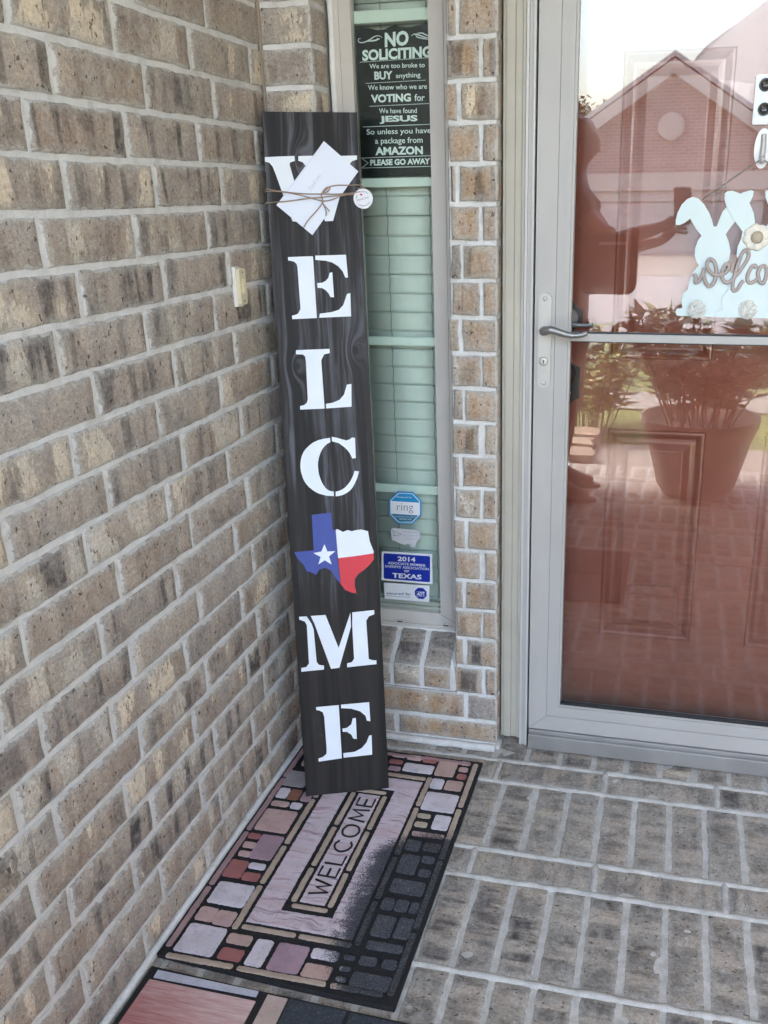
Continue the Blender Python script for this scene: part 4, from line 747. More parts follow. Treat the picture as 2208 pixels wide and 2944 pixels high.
casing(.5325, XR1, .0160, .10, z0=DT + .003, z1=DT + .06)
casing(.5840, .5900, .0090, .06, 'storm_jamb', M_alum2, .001, .005, DT - .01); casing(.5900, .5990, .0125, .06, 'storm_jamb', M_alum, .001, .005, DT - .01); casing(.5990, .6045, .0085, .06, 'storm_jamb', M_alum2, .001, .005, DT - .01)
casing(1.5485, 1.5700, .0085, .06, 'storm_jamb', M_alum, .001, .005, DT - .01)
casing(.6100, 1.5470, .0200, .06, 'storm_jamb', M_alum, .001, 2.075, DT - .01)
casing(.6045, .6470, .0620, .20, 'jamb', M_dark, 0, .005, DT); casing(1.5060, 1.5500, .0620, .20, 'jamb', M_dark, 0, .005, DT)
m_ = MB(); m_.box(.6100, 1.5460, -.0020, .0330, .0035, .0460); m_.box(.6100, 1.5460, .0060, .0330, .0460, .0570); put(tr, m_.build('sill', plain('worn_aluminium', rgb(152, 151, 149), 0.42, 0.35, .2, 12), bevel=.0015))
m_ = MB(); m_.box(.6100, 1.5460, .0340, .19, .0035, .050); put(tr, m_.build('threshold', plain('dark_threshold', rgb(70, 66, 62), .5)))

# ---------------------------------------------------------------- storm door
sd = empty('storm_door', 'grey aluminium storm door with two large glass panes in front of the red door', 'storm door', (1.08, .02, .06))
SX0, SX1, SZ0, SZ1 = .6090, 1.5455, .0590, 2.0700
PX0, PX1, PZ0, PZ1 = .6905, 1.4640, .1350, 1.985
def sdbox(x0, x1, y0, y1, z0, z1, nm, mat=None, bev=.0018):
    m_ = MB(); m_.box(x0, x1, y0, y1, z0, z1); o = m_.build(nm, mat or M_alum, bevel=bev); put(sd, o); return o
f = MB()
def ring2(o, i, y0, y1, mb): frame_ring(mb, o, i, y0, y1)
ring2((SX0, SX1, SZ0, SZ1), (.6555, 1.4990, .1000, 2.020), .0120, .045, f)
ring2((.6560, 1.4985, .1005, 2.0195), (.6720, 1.4825, .1190, 2.002), .0160, .045, f)
ring2((.6722, 1.4823, .1192, 2.0018), (.6850, 1.4695, .1300, 1.990), .0135, .045, f)
ring2((.6852, 1.4693, .1302, 1.9898), (PX0, PX1, PZ0, PZ1), .0185, .045, f)
put(sd, f.build('frame', M_alum))
for x0, z0, x1, z1 in ((SX0, SZ0, .6900, PZ0),):
    m_ = MB(); m_.tube([(x0 + .002, .0119, z0 + .002), (.6550, .0119, .0995)], .0005, 4); put(sd, m_.build('mitre_joint', bpy.data.materials['seam']))
sdbox(PX0, PX1, .0160, .0420, 1.0840, 1.1015, 'mid_rail')
m_ = MB(); m_.box(PX0, PX1, .020, .036, 1.1018, 1.1036); m_.box(PX0, PX1, .020, .036, 1.0820, 1.0838); m_.box(PX0, PX1, .0200, .036, PZ0 + .0002, PZ0 + .004); put(sd, m_.build('gasket', M_dark))
M_glass = glass_material('storm_glass', (0.97, 0.985, 0.98, 1), 1.66)
for z0, z1 in ((PZ0, 1.0840), (1.1015, PZ1)):
    m_ = MB(); m_.box(PX0 - .003, PX1 + .003, .0290, .0330, z0, z1); put(sd, m_.build('pane', M_glass))
# handle
M_nick = plain('satin_nickel', rgb(184, 184, 182), 0.34, 0.35, .05, 30)
pl = D['plate']; pxc = (pl[2][0] + pl[3][0]) / 2 - .0005; pz0, pz1 = pl[1][1], pl[0][1]
m_ = MB(); m_.poly(rrect(pxc - .0150, pxc + .0150, pz0, pz1, .0148, 8), plane_y(.0118), 0, .006); hp = m_.build('handle_plate', M_nick, bevel=.002); put(sd, hp)
for zz in (pl[4][1], pl[5][1]):
    m_ = MB(); m_.lathe([(.0052, 0), (.0050, .002), (.003, .0036), (.0005, .004)], lambda x, y, t: (pxc + x, .0058 - t, zz + y), 14); q = m_.build('screw', M_alum2); q.parent = hp
m_ = MB(); m_.lathe([(.0105, 0), (.0105, .002), (.0085, .004), (.006, .0042)], lambda x, y, t: (pxc - .001 + x, .0058 - t, pl[6][1] + y), 20); q = m_.build('key_cylinder', M_nick); q.parent = hp
m_ = MB(); m_.poly(rrect(pxc - .0062, pxc + .0042, pl[7][1] - .003, pl[7][1] + .018, .004), plane_y(.0058), 0, .002); q = m_.build('cylinder_base', M_nick, bevel=.001); q.parent = hp
m_ = MB(); m_.poly(rrect(pxc - .0022, pxc + .0002, pl[6][1] - .005, pl[6][1] + .004, .001), plane_y(.0017), 0, .0006); q = m_.build('keyhole', M_dark); q.parent = hp
lv = D['lever']
m_ = MB()
pts = smooth([(pxc - .0005, .0060, lv[0][1] + .001), (pxc - .0005, -.014, lv[0][1] + .001), (pxc + .004, -.030, lv[0][1] + .0035)] + [(a, -.036 + .004 * i / 7, b) for i, (a, b) in enumerate(lv[1:])], 6)
n_ = len(pts); m_.tube(pts, [(.0098 if i < n_ * .22 else .0098 - (i / n_ - .22) * .0062) * (0.55 if i >= n_ - 2 else 1) for i in range(n_)], 12)
M_lev = plain('brushed_nickel', rgb(136, 135, 133), 0.3, 0.6, .06, 30)
ho = m_.build('lever', M_lev); put(sd, ho)
m_ = MB(); m_.tube(smooth([(pxc + .01, .046, 1.110), (pxc + .02, .066, 1.112), (.685, .072, 1.1135), (.709, .072, 1.1128), (.7375, .070, 1.1150)], 6), [.008] * 6 + [.0055] * 19, 10); put(sd, m_.build('inside_lever', M_lev))

# ---------------------------------------------------------------- entry door
M_red = NT('red_door_paint')
pp = M_red.geo(); nn = M_red.noise(pp, 6.0, 4.0); n3 = M_red.noise(pp, 260.0, 2.0)
M_red.set(M_red.ramp(nn, [(0.3, rgb(136, 76, 60)), (0.7, rgb(148, 86, 70))]), M_red.math('ADD', 0.12, M_red.math('MULTIPLY', nn, 0.10)))
M_red.set(Coat_Weight=0.6, Coat_Roughness=0.06)
M_red.bump(n3, 0.08, 0.0006); M_red = M_red.mat
ed = empty('entry_door', 'brick-red panelled entry door seen through the storm door glass', 'door', (1.076, .12, .05))
YD = .120; EX0, EX1, EZ0, EZ1 = .6480, 1.5045, .0550, 2.085
pans = []
for x0, x1 in ((.7770, 1.0100), (1.1440, 1.3760)):
    pans += [(x0, x1, .3030, .8600), (x0, x1, 1.0300, 1.6840), (x0, x1, 1.780, 1.985)]
d_ = MB()
xs = sorted({EX0, EX1} | {v for q in pans for v in q[:2]}); zs = sorted({EZ0, EZ1} | {v for q in pans for v in q[2:]})
for i in range(len(xs) - 1):
    for j in range(len(zs) - 1):
        xm, zm_ = (xs[i] + xs[i + 1]) / 2, (zs[j] + zs[j + 1]) / 2
        if any(q[0] < xm < q[1] and q[2] < zm_ < q[3] for q in pans): continue
        d_.quad((xs[i], YD, zs[j]), (xs[i + 1], YD, zs[j]), (xs[i + 1], YD, zs[j + 1]), (xs[i], YD, zs[j + 1]))
d_.quad((EX0, YD + .045, EZ0), (EX0, YD, EZ0), (EX0, YD, EZ1), (EX0, YD + .045, EZ1)); d_.quad((EX0, YD + .045, EZ0), (EX1, YD + .045, EZ0), (EX1, YD, EZ0), (EX0, YD, EZ0)); d_.quad((EX1, YD, EZ0), (EX1, YD + .045, EZ0), (EX1, YD + .045, EZ1), (EX1, YD, EZ1))
d_.quad((EX0, YD + .045, EZ0), (EX1, YD + .045, EZ0), (EX1, YD + .045, EZ1), (EX0, YD + .045, EZ1))
put(ed, d_.build('slab', M_red))
prof = [(0, 0), (.0035, -.0045), (.008, -.0052), (.013, -.0020), (.017, .0035), (.022, .0085), (.027, .0090), (.034, .0078), (.050, -.0005), (.053, -.0010)]
for (x0, x1, z0, z1) in pans:
    m_ = MB(); R4_ = []
    for ins, dy in prof: R4_.append([(x0 + ins, YD + dy, z0 + ins), (x1 - ins, YD + dy, z0 + ins), (x1 - ins, YD + dy, z1 - ins), (x0 + ins, YD + dy, z1 - ins)])
    for A_, B_ in zip(R4_, R4_[1:]):
        for k in range(4): m_.quad(A_[k], A_[(k + 1) % 4], B_[(k + 1) % 4], B_[k])
    m_.quad(*R4_[-1]); o = m_.build('panel', M_red); put(ed, o)
M_blk = plain('dark_nickel', rgb(84, 84, 86), 0.24, 0.65, .08, 30)
def rosette(cx_, z0, z1, hw, nm):
    """scalloped plate: arched top and bottom with shoulders"""
    out = []
    for k in range(9): a = -1 + k / 4; out.append((cx_ + hw * .55 * a, z1 - (z1 - z0) * .02 - .016 * a * a))
    out += [(cx_ + hw, z1 - .026), (cx_ + hw, z0 + .026)]
    for k in range(9): a = 1 - k / 4; out.append((cx_ + hw * .55 * a, z0 + .002 + .016 * a * a))
    out += [(cx_ - hw, z0 + .026), (cx_ - hw, z1 - .026)]
    m_ = MB(); m_.poly(out, plane_y(YD - .0005), 0, .010)
    cx2 = sum(a for a, b in out) / len(out); cz2 = (z0 + z1) / 2
    inner = [(cx_ + (a - cx_) * .84, cz2 + (b - cz2) * .88) for a, b in out]
    m_.poly(inner, plane_y(YD - .0105), 0, .006)
    o = m_.build(nm, M_blk, bevel=.002); put(ed, o); return o
q = rosette(.6735, 1.083, 1.168, .0335, 'deadbolt')
m_ = MB(); m_.lathe([(.024, 0), (.023, .008), (.019, .012), (.016, .016), (.0155, .024), (.012, .026)], lambda x, y, t: (.6735 + x, YD - .0165 - t, 1.1255 + y), 28); k = m_.build('cylinder', M_nick); k.parent = q
q = rosette(.6715, .908, 1.032, .0340, 'knob_plate')
m_ = MB(); m_.lathe([(.026, 0), (.024, .008), (.012, .012), (.012, .026), (.022, .032), (.0275, .042), (.026, .052), (.016, .058), (.002, .060)], lambda x, y, t: (.6715 + x, YD - .0165 - t, .995 + y), 28); k = m_.build('knob', M_blk); k.parent = q
m_ = MB(); m_.lathe([(.006, 0), (.006, .006), (.003, .008)], lambda x, y, t: (.6800 + x, YD - .0165 - t, .947 + y), 12); k = m_.build('thumb_button', M_nick); k.parent = q
lt = D['latch']
m_ = MB(); m_.poly([(.676, .799), (.686, .797), (.691, .790), (.6945, .7875), (.6925, .783), (.684, .779), (.676, .780)], plane_y(.058), 0, .016); put(sd, m_.build('closer_clip', M_alum2, bevel=.002))

# ---------------------------------------------------------------- things on the storm door glass
GY = .0286
dv = D['device']; hk = D['hook']
c0, c1 = Vector(dv[0]), Vector(dv[2])
dr = empty('camera_viewer', 'white rectangular viewer with two round dark lenses, mounted high on the storm door glass', 'viewer', (1.065, GY, 1.57))
x0, x1, z0, z1 = 1.0465, 1.0870, 1.5265, 1.6180
m_ = MB(); m_.poly(rrect(x0, x1, z0, z1, .004), plane_y(GY), 0, .012); put(dr, m_.build('rim', M_nick, bevel=.002))
m_ = MB(); m_.poly(rrect(x0 + .0035, x1 - .0035, z0 + .0035, z1 - .0035, .003), plane_y(GY - .0118), 0, .0014); put(dr, m_.build('face', plain('white_face', rgb(222, 232, 236), .3), bevel=.0004))
for xx, zz in ((1.0655, 1.5990), (1.0670, 1.5545)):
    m_ = MB(); m_.lathe([(.0122, 0), (.0122, .003), (.0100, .004), (.0085, .0025), (.0015, .002)], lambda x, y, t: (xx + x, GY - .0131 - t, zz + y), 26); put(dr, m_.build('lens', plain('lens_black', (.012, .012, .014, 1), .12)))
hr = empty('suction_hook', 'oval chrome hook on the storm door glass below the white viewer', 'hook', (1.071, GY, 1.48))
hz0, hz1 = hk[1][1], hk[0][1]; hxc = (hk[2][0] + hk[3][0]) / 2; hw = .0165
m_ = MB(); m_.poly([(hxc + hw * math.cos(2 * math.pi * k / 40), (hz0 + hz1) / 2 + (hz1 - hz0) / 2 * math.sin(2 * math.pi * k / 40)) for k in range(40)], plane_y(GY), 0, .007); put(hr, m_.build('base', M_nick, bevel=.003))
m_ = MB(); m_.tube(smooth([(hxc, GY - .006, hz1 - .012), (hxc + .001, GY - .010, hz1 - .03), (hxc, GY - .016, hz0 + .022), (hxc, GY - .024, hz0 + .014), (hxc, GY - .027, hz0 + .022)], 5), .0055, 10); put(hr, m_.build('prong', M_nick))
sgn = D['string']; hang = (hxc, GY - .019, hz0 + .0185)
bs_ = empty('bunny_sign', 'pale blue three-rabbit welcome sign hung by a string on the storm door glass', 'sign', (hxc, .02, 1.15))
mx = 2 * hxc + .004
M_bunny = plain('pale_blue_wood', rgb(204, 219, 220), .6, 0, .03, 20); M_bunnyw = plain('white_bunny_wood', rgb(218, 224, 226), .6, 0, .03, 20)
B0 = [tuple(v) for v in D['bunny']]
m_ = MB(); m_.poly(B0, plane_y(.0280), 0, .004); o = m_.build('left_rabbit', M_bunny, bevel=.0008); put(bs_, o)
m_ = MB(); m_.poly([(mx - a, b) for a, b in B0], plane_y(.0280), 0, .004); put(bs_, m_.build('right_rabbit', M_bunny, bevel=.0008))
m_ = MB(); m_.poly([tuple(v) for v in D['midbunny']], plane_y(.0239), 0, .004); put(bs_, m_.build('middle_rabbit', M_bunny, bevel=.0008))
fc = Vector(D['flower'][0]); fr_ = (Vector(D['flower'][1]) - fc).length
m_ = MB()
for k in range(8):
    a = R(45 * k + 12); cx_, cz_ = fc.x + fr_ * .60 * math.cos(a), fc.y + fr_ * .60 * math.sin(a)
    m_.lathe([(.011, 0), (.012, .002), (.009, .005), (.002, .006)], lambda x, y, t: (cx_ + x, .0198 - t + .0005 * (k % 2), cz_ + y), 14)
fo = m_.build('flower', plain('felt_cream', rgb(222, 218, 206), .9, 0, .06, 200, .5)); put(bs_, fo)
m_ = MB(); m_.lathe([(.0125, 0), (.0125, .003), (.009, .006), (.002, .007)], lambda x, y, t: (fc.x + .001 + x, .0145 - t, fc.y + y), 18); k = m_.build('flower_centre', plain('felt_tan', rgb(172, 162, 142), .95, 0, .25, 300, .8)); k.parent = fo
pm = D['pom']
for cx_, cz_ in ((pm[0][0], pm[0][1]), (pm[2][0], pm[2][1]), (mx - pm[0][0], pm[0][1])):
    m_ = MB(); n_ = 40
    pts = []
    for k in range(420):
        u_ = rnd.uniform(-1, 1); a = rnd.uniform(0, 2 * math.pi); r_ = .0182 * rnd.uniform(.88, 1.03); w_ = math.sqrt(1 - u_ * u_)
        c = Vector((cx_ + r_ * w_ * math.cos(a), .0195 - abs(r_ * u_) * .6, cz_ + r_ * w_ * math.sin(a)))
        d1 = Vector((rnd.gauss(0, 1), rnd.gauss(0, 1), rnd.gauss(0, 1))).normalized() * .0028; d2 = d1.orthogonal().normalized() * .0018
        m_.quad(c - d1 - d2, c + d1 - d2, c + d1 + d2, c - d1 + d2)
    m_.lathe([(.0165, 0), (.016, .003), (.012, .007), (.006, .010), (.0005, .0108)], lambda x, y, t: (cx_ + x, .0198 - t, cz_ + y), 20)
    put(bs_, m_.build('pompom_tail', plain('pompom_wool', rgb(228, 228, 222), .95, 0, .08, 150) if 'pompom_wool' not in bpy.data.materials else bpy.data.materials['pompom_wool']))
m_ = MB()
for st_ in D['script']:
    pts = smooth([(a, .0172, b) for a, b in st_], 6); m_.tube(pts, .0040, 8)
put(bs_, m_.build('lettering', plain('taupe_script', rgb(166, 154, 150), .55)))
s0 = Vector((sgn[0][0], .024, sgn[0][1]))
m_ = MB(); m_.tube([s0, hang], .0014, 6); m_.tube([Vector((mx - s0.x, .024, s0.z)), hang], .0014, 6); put(bs_, m_.build('string', plain('grey_string', rgb(132, 126, 120), .9)))

# ---------------------------------------------------------------- doormats
def mat_surface(name, col, var, grain=False):
    m = NT(name); p = m.geo(); x, y, z = m.sep(p)
    n1 = m.noise(p, 900.0, 3.0, .7); n2 = m.noise(p, 22.0, 4.0)
    c = m.mix(m.step(n2, .3, .7), tuple(q * (1 - var) for q in col[:3]) + (1,), tuple(min(1, q * (1 + var)) for q in col[:3]) + (1,))
    if grain:
        wv = m.noise(m.xyz(m.math('MULTIPLY', x, 9.0), m.math('ADD', m.math('MULTIPLY', y, 130.0), m.math('MULTIPLY', m.noise(p, 14.0, 2.0), 5.0)), 0.0), 1.0, 3.0, .6)
        c = m.mix(m.math('MULTIPLY', m.step(wv, .55, .66), .75), c, rgb(140, 112, 120))
        c = m.mix(m.math('MULTIPLY', m.step(m.noise(m.xyz(m.math('MULTIPLY', x, 5.0), m.math('MULTIPLY', y, 40.0), 4.0), 1.0, 2.0), .5, .62), .35), c, rgb(190, 156, 158))
    c = m.mix(m.math('MULTIPLY', m.step(m.noise(p, 55.0, 5.0, .7), .50, .72), .35), c, rgb(128, 118, 116))
    c = m.mix(.7, c, m.ramp(n1, [(.2, (.28, .28, .28, 1)), (.8, (.72, .72, .72, 1))]), 'OVERLAY')
    # soot-black worn corner, ragged towards the clean side
    lim = m.math('ADD', .3250, m.math('MULTIPLY', m.math('MAXIMUM', m.math('ADD', y, .49), 0.0), .75))
    lim = m.math('ADD', lim, m.math('MULTIPLY', m.math('MAXIMUM', m.math('SUBTRACT', -.78, y), 0.0), .6))
    d = m.math('SUBTRACT', x, lim)
    d = m.math('ADD', d, m.math('MULTIPLY', m.math('SUBTRACT', m.noise(p, 30.0, 3.0), .5), .035))
    soot = m.math('ADD', m.math('MULTIPLY', d, 11.0), .42, clamp=True)
    top_ = m.step(y, -.34, -.46)
    soot = m.math('MULTIPLY', soot, top_)
    holes = m.noise(p, 38.0, 2.0, .5)
    soot = m.math('SUBTRACT', soot, m.math('MULTIPLY', m.step(holes, .52, .72), .22))
    fleck = m.noise(p, 330.0, 3.0, .75)
    mk = m.step(m.math('ADD', soot, m.math('MULTIPLY', m.math('SUBTRACT', fleck, .5), 1.6)), .34, .72)
    c = m.mix(m.math('MULTIPLY', mk, .94), c, m.ramp(fleck, [(.42, rgb(27, 31, 37)), (.78, rgb(96, 105, 115))]))
    m.set(c, .95, Specular_IOR_Level=.15); m.bump(m.math('ADD', n1, fleck), .8, .0015)
    return m.mat
COL = {'w': rgb(206, 198, 206), 'p': rgb(188, 160, 156), 'o': rgb(184, 156, 148), 'r': rgb(158, 104, 102), 'm': rgb(164, 138, 150), 'g': rgb(150, 144, 146), 'b': rgb(140, 96, 82), 't': rgb(182, 168, 150)}
MT = {k: mat_surface('mat_tile_' + n, COL[k], .08) for k, n in zip('wpormgbt', ('white', 'pink', 'tan', 'red', 'mauve', 'grey', 'rust', 'sand'))}
MT['wood'] = mat_surface('mat_woodgrain', rgb(204, 190, 198), .06, True)
M_rub = NT('black_rubber'); q_ = M_rub.geo(); M_rub.set(M_rub.ramp(M_rub.noise(q_, 320.0, 3.0, .7), [(.35, (.010, .010, .012, 1)), (.75, (.034, .033, .034, 1))]), .8, Specular_IOR_Level=.25); M_rub.bump(M_rub.noise(q_, 600.0), .7, .001); M_rub = M_rub.mat
def mz(x, y):                      # slight waviness of a worn mat, its near edge curling a little
    return .0075 + .0012 * mnoise.noise(Vector((x * 9, y * 9, 2))) + (.004 * max(0, (-.80 - y) / .07) ** 2 if y < -.80 else 0)
def patch(mb, x0, x1, y0, y1, h, mi, r=.006, bow=0.0):
    """rounded pad following the mat"""
    j = lambda: rnd.uniform(-.0007, .0007)
    Q = rrect(x0, x1, y0, y1, min(r, (x1 - x0) * .45, (y1 - y0) * .45), 3); P = []
    for q0, q1 in zip(Q, Q[1:] + Q[:1]):
        s_ = max(1, int(math.hypot(q1[0] - q0[0], q1[1] - q0[1]) / .0045))
        for t_i in range(s_): P.append((q0[0] + (q1[0] - q0[0]) * t_i / s_ + j(), q0[1] + (q1[1] - q0[1]) * t_i / s_ + j()))
    cx_, cy_ = (x0 + x1) / 2, (y0 + y1) / 2; n = len(P)
    def W(a, b, hh): return (a, b + bow * (a - .26) ** 2, mz(a, b) + hh)
    ringi = [(cx_ + (a - cx_) * (1 - .0025 / max(.004, (x1 - x0) / 2)), cy_ + (b - cy_) * (1 - .0025 / max(.004, (y1 - y0) / 2))) for a, b in P]
    nx_ = max(1, int((x1 - x0) / .04)); ny_ = max(1, int((y1 - y0) / .04))
    vs = [W(a, b, -.001) for a, b in P] + [W(a, b, h * .8) for a, b in P] + [W(a, b, h) for a, b in ringi]
    fs = [(i, (i + 1) % n, n + (i + 1) % n, n + i) for i in range(n)] + [(n + i, n + (i + 1) % n, 2 * n + (i + 1) % n, 2 * n + i) for i in range(n)] + [list(range(2 * n, 3 * n))]
    mb.add(vs, fs, mi)
dm = empty('doormat', 'tile-patterned welcome doormat with a soot-black worn corner, under the board', 'doormat', (.26, -.49, 0))
bs2 = MB(); MX0, MX1, MY0, MY1 = .0140, .5070, -.8860, -.0980; nx, ny = 26, 40
vs = []
for jj in range(ny + 1):
    for ii in range(nx + 1):
        u_, v_ = ii / nx, jj / ny; x = MX0 + (MX1 - MX0) * u_; y = MY0 + (MY1 - MY0) * v_
        if v_ < .04: y += .022 * (1 - u_) ** 1.5 * (1 - v_ / .04)
        vs.append((x, y, mz(x, y)))
nvx = len(vs); vs += [(a, b, .0006) for a, b, c in vs]
fs = [(jj * (nx + 1) + ii, jj * (nx + 1) + ii + 1, (jj + 1) * (nx + 1) + ii + 1, (jj + 1) * (nx + 1) + ii) for jj in range(ny) for ii in range(nx)]
per = list(range(nx + 1)) + [j_ * (nx + 1) + nx for j_ in range(1, ny + 1)] + [ny * (nx + 1) + i_ for i_ in range(nx - 1, -1, -1)] + [j_ * (nx + 1) for j_ in range(ny - 1, 0, -1)]
fs += [(per[(i_ + 1) % len(per)], per[i_], nvx + per[i_], nvx + per[(i_ + 1) % len(per)]) for i_ in range(len(per))]
bs2.add(vs, fs, 0, False)
put(dm, bs2.build('rubber_base', M_rub))
tm = MB(); keys = list('wpormgbt')
for col, x0, y0, x1, y1 in D["tiles"]:
    if x0 > x1: x0, x1 = x1, x0
    if y0 > y1: y0, y1 = y1, y0
    patch(tm, x0, x1, y0, y1, .0030, keys.index(col))
# tiles hidden behind the board
for col, x0, x1, y0, y1 in (('p', .048, .118, -.165, -.135), ('w', .128, .160, -.165, -.135), ('m', .172, .235, -.170, -.133), ('o', .045, .110, -.212, -.178), ('r', .172, .205, -.200, -.180)): patch(tm, x0, x1, y0, y1, .0030, keys.index(col))
put(dm, tm.build('tile_pattern', [MT[k] for k in keys]))
sk = MB()
def stick(x0, x1, y0, y1, mi=0, bow=0): patch(sk, min(x0, x1), max(x0, x1), min(y0, y1), max(y0, y1), .0034, mi, .004, bow)
M_stick = mat_surface('mat_border', rgb(178, 160, 146), .10); M_stick2 = mat_surface('mat_border_rose', rgb(160, 132, 134), .08)
for a, b in ((-.135, -.266), (-.274, -.479), (-.487, -.664), (-.671, -.842)): stick(.0195, .0315, a, b, 1)
for a, b in ((-.111, -.292), (-.302, -.480), (-.487, -.690), (-.704, -.862)): stick(.4855, .4980, a, b)
for a, b in ((-.205, -.330), (-.339, -.505), (-.515, -.637), (-.645, -.770)): stick(.1265, .1385, a, b)
for a, b in ((-.193, -.308), (-.318, -.487), (-.497, -.626), (-.636, -.756)): stick(.3840, .3960, a, b)
for a, b in ((.146, .262), (.270, .380)): stick(a, b, -.7660, -.7550); stick(a, b, -.2060, -.1950)
for a, b in ((.036, .176), (.186, .366), (.376, .478)): stick(a, b, -.8700, -.8580)
for a, b in ((.040, .165), (.176, .33), (.34, .478)): stick(a, b, -.1190, -.1080, 1)
for a, b in ((-.292, -.417), (-.427, -.560), (-.570, -.672)):
    stick(.2145, .2260, a, b); stick(.2960, .3070, a, b)
stick(.222, .300, -.6890, -.6790); stick(.222, .300, -.2840, -.2740)
put(dm, sk.build('border_strips', [M_stick, M_stick2]))
wd_ = MB()
for (x0, x1, y0, y1) in ((.1480, .2040, -.7460, -.2160), (.3180, .3760, -.7460, -.2160), (.2040, .3180, -.7460, -.7020), (.2040, .3180, -.2620, -.2160), (.2340, .2890, -.6700, -.2930)): patch(wd_, x0, x1, y0, y1, .0028, 0, .0005)
put(dm, wd_.build('woodgrain_field', MT['wood']))
t_ = MB(); n_ = 7; word = 'WELCOME'
yy0, yy1 = -.655, -.305; adv = (yy1 - yy0) / n_
wid = {'W': 1.15, 'E': .78, 'L': .78, 'C': 1.0, 'O': 1.1, 'M': 1.15}
tot = sum(wid[c] for c in word); y = yy0
STR = {'W': [[(0, 1), (.25, 0), (.5, .75), (.75, 0), (1, 1)]], 'E': [[(1, 1), (0, 1), (0, 0), (1, 0)], [(0, .5), (.85, .5)]], 'L': [[(0, 1), (0, 0), (1, 0)]], 'C': [[(.95, .85), (.6, 1), (.2, .85), (0, .5), (.2, .15), (.6, 0), (.95, .15)]], 'O': [[(.5, 1), (.12, .85), (0, .5), (.12, .15), (.5, 0), (.88, .15), (1, .5), (.88, .85), (.5, 1)]], 'M': [[(0, 0), (.12, 1), (.5, .25), (.88, 1), (1, 0)]]}
for ch in word:
    w_ = (yy1 - yy0) * wid[ch] / tot
    for pth in STR[ch]:
        P = [(.2830 - .040 * b, y + .14 * w_ + .72 * w_ * a) for a, b in pth]
        P3 = [(a, b, mz(a, b) + .0034) for a, b in P]
        if ch in 'CO': P3 = smooth(P3, 4)
        t_.tube(P3, .0026, 6)
    y += w_
put(dm, t_.build('lettering', M_rub))
# second mat, nearer the camera
d2 = empty('doormat', 'larger doormat with big red and black blocks, cut off at the bottom of the view', 'doormat', (.4, -1.2, 0))
def bx(mb, x0, x1, y0, y1, h, mi=0): patch(mb, x0, x1, y0, y1, h, mi, .004)
m_ = MB(); m_.poly([(.0190, -.8905), (.2570, -.9000), (.8000, -.9150), (.8000, -1.42), (.0190, -1.42)], lambda a, b, t: (a, b, t), .0006, .0065); put(d2, m_.build('rubber_base', M_rub))
def mz(x, y): return .0065
m2 = MB()
M_r2 = NT('mat_red_block'); q_ = M_r2.geo(); x_, y_, z_ = M_r2.sep(q_)
st_ = M_r2.noise(M_r2.xyz(M_r2.math('MULTIPLY', x_, 14.0), M_r2.math('MULTIPLY', y_, 150.0), 0.0), 1.0, 5.0, .7)
ww = M_r2.math('ADD', M_r2.math('MULTIPLY', M_r2.math('ADD', M_r2.math('MULTIPLY', x_, 2.2), M_r2.math('MULTIPLY', y_, 3.0)), 1.0), 2.75)
M_r2.set(M_r2.mix(M_r2.step(M_r2.math('ADD', M_r2.math('MULTIPLY', st_, .9), M_r2.math('MULTIPLY', ww, .55)), .22, .85), rgb(164, 104, 102), rgb(200, 174, 170)), .95); M_r2.bump(M_r2.noise(q_, 800.0), .6, .001); M_r2 = M_r2.mat; M_l2 = mat_surface('mat_lavender', rgb(186, 186, 198), .06); M_t2 = mat_surface('mat_tan', rgb(184, 164, 156), .06)
def quadpad(P, mi):
    m2.poly(P, lambda a, b, t: (a, b, t), .0060, .0092, mi)
quadpad([(.0370, -.8985), (.2480, -.9030), (.2480, -.9150), (.0380, -.9160)], 1)
quadpad([(.0330, -.9220), (.2520, -.9250), (.2520, -1.15), (.0300, -1.15)], 0)
quadpad([(.2680, -.9060), (.3080, -.9070), (.3100, -1.15), (.2680, -1.15)], 2)
quadpad([(.3120, -.9070), (.4240, -.9100), (.4250, -1.15), (.3140, -1.15)], 3)
quadpad([(.4320, -.9105), (.7800, -.9190), (.7800, -1.15), (.4330, -1.15)], 3)
for i_ in range(3): quadpad([(.033 + .25 * i_, -1.165), (.273 + .25 * i_, -1.165), (.273 + .25 * i_, -1.40), (.033 + .25 * i_, -1.40)], (0, 2, 3)[i_])
M_k2 = NT('charcoal_pile'); q_ = M_k2.geo(); M_k2.set(M_k2.ramp(M_k2.noise(q_, 260.0, 4.0, .75), [(.35, rgb(36, 40, 47)), (.62, rgb(58, 64, 72)), (.78, rgb(130, 136, 142))]), .95); M_k2.bump(M_k2.noise(q_, 700.0), .6, .001); M_k2 = M_k2.mat
put(d2, m2.build('pile_blocks', [M_r2, M_l2, M_t2, M_k2]))
# ================================================================ what stands outside, behind the camera (seen in the glass)
def gz(y): return -.03 if y > -6 else -.03 - .5 * min(1, (-6 - y) / 20)
M_grass = NT('lawn'); q_ = M_grass.geo(); M_grass.set(M_grass.ramp(M_grass.noise(q_, 9.0, 6.0, .7), [(.3, rgb(84, 98, 52)), (.7, rgb(136, 146, 84))]), .95); M_grass.bump(M_grass.noise(q_, 80.0), 1, .03); M_grass = M_grass.mat
g = MB(); N_ = 40
ys = [0.6 - .001, -2.74, -3, -4, -5, -6, -9, -14, -20, -26, -40, -80, -160, -300]
for a, b in zip(ys, ys[1:]):
    g.quad((-200, a, gz(a) - .19 if a > -2.7 else gz(a)), (200, a, gz(a) - .19 if a > -2.7 else gz(a)), (200, b, gz(b)), (-200, b, gz(b)))
tag(g.build('lawn', M_grass), kind='structure')
M_conc = plain('concrete', rgb(136, 130, 122), .9, 0, .08, 3, .3)
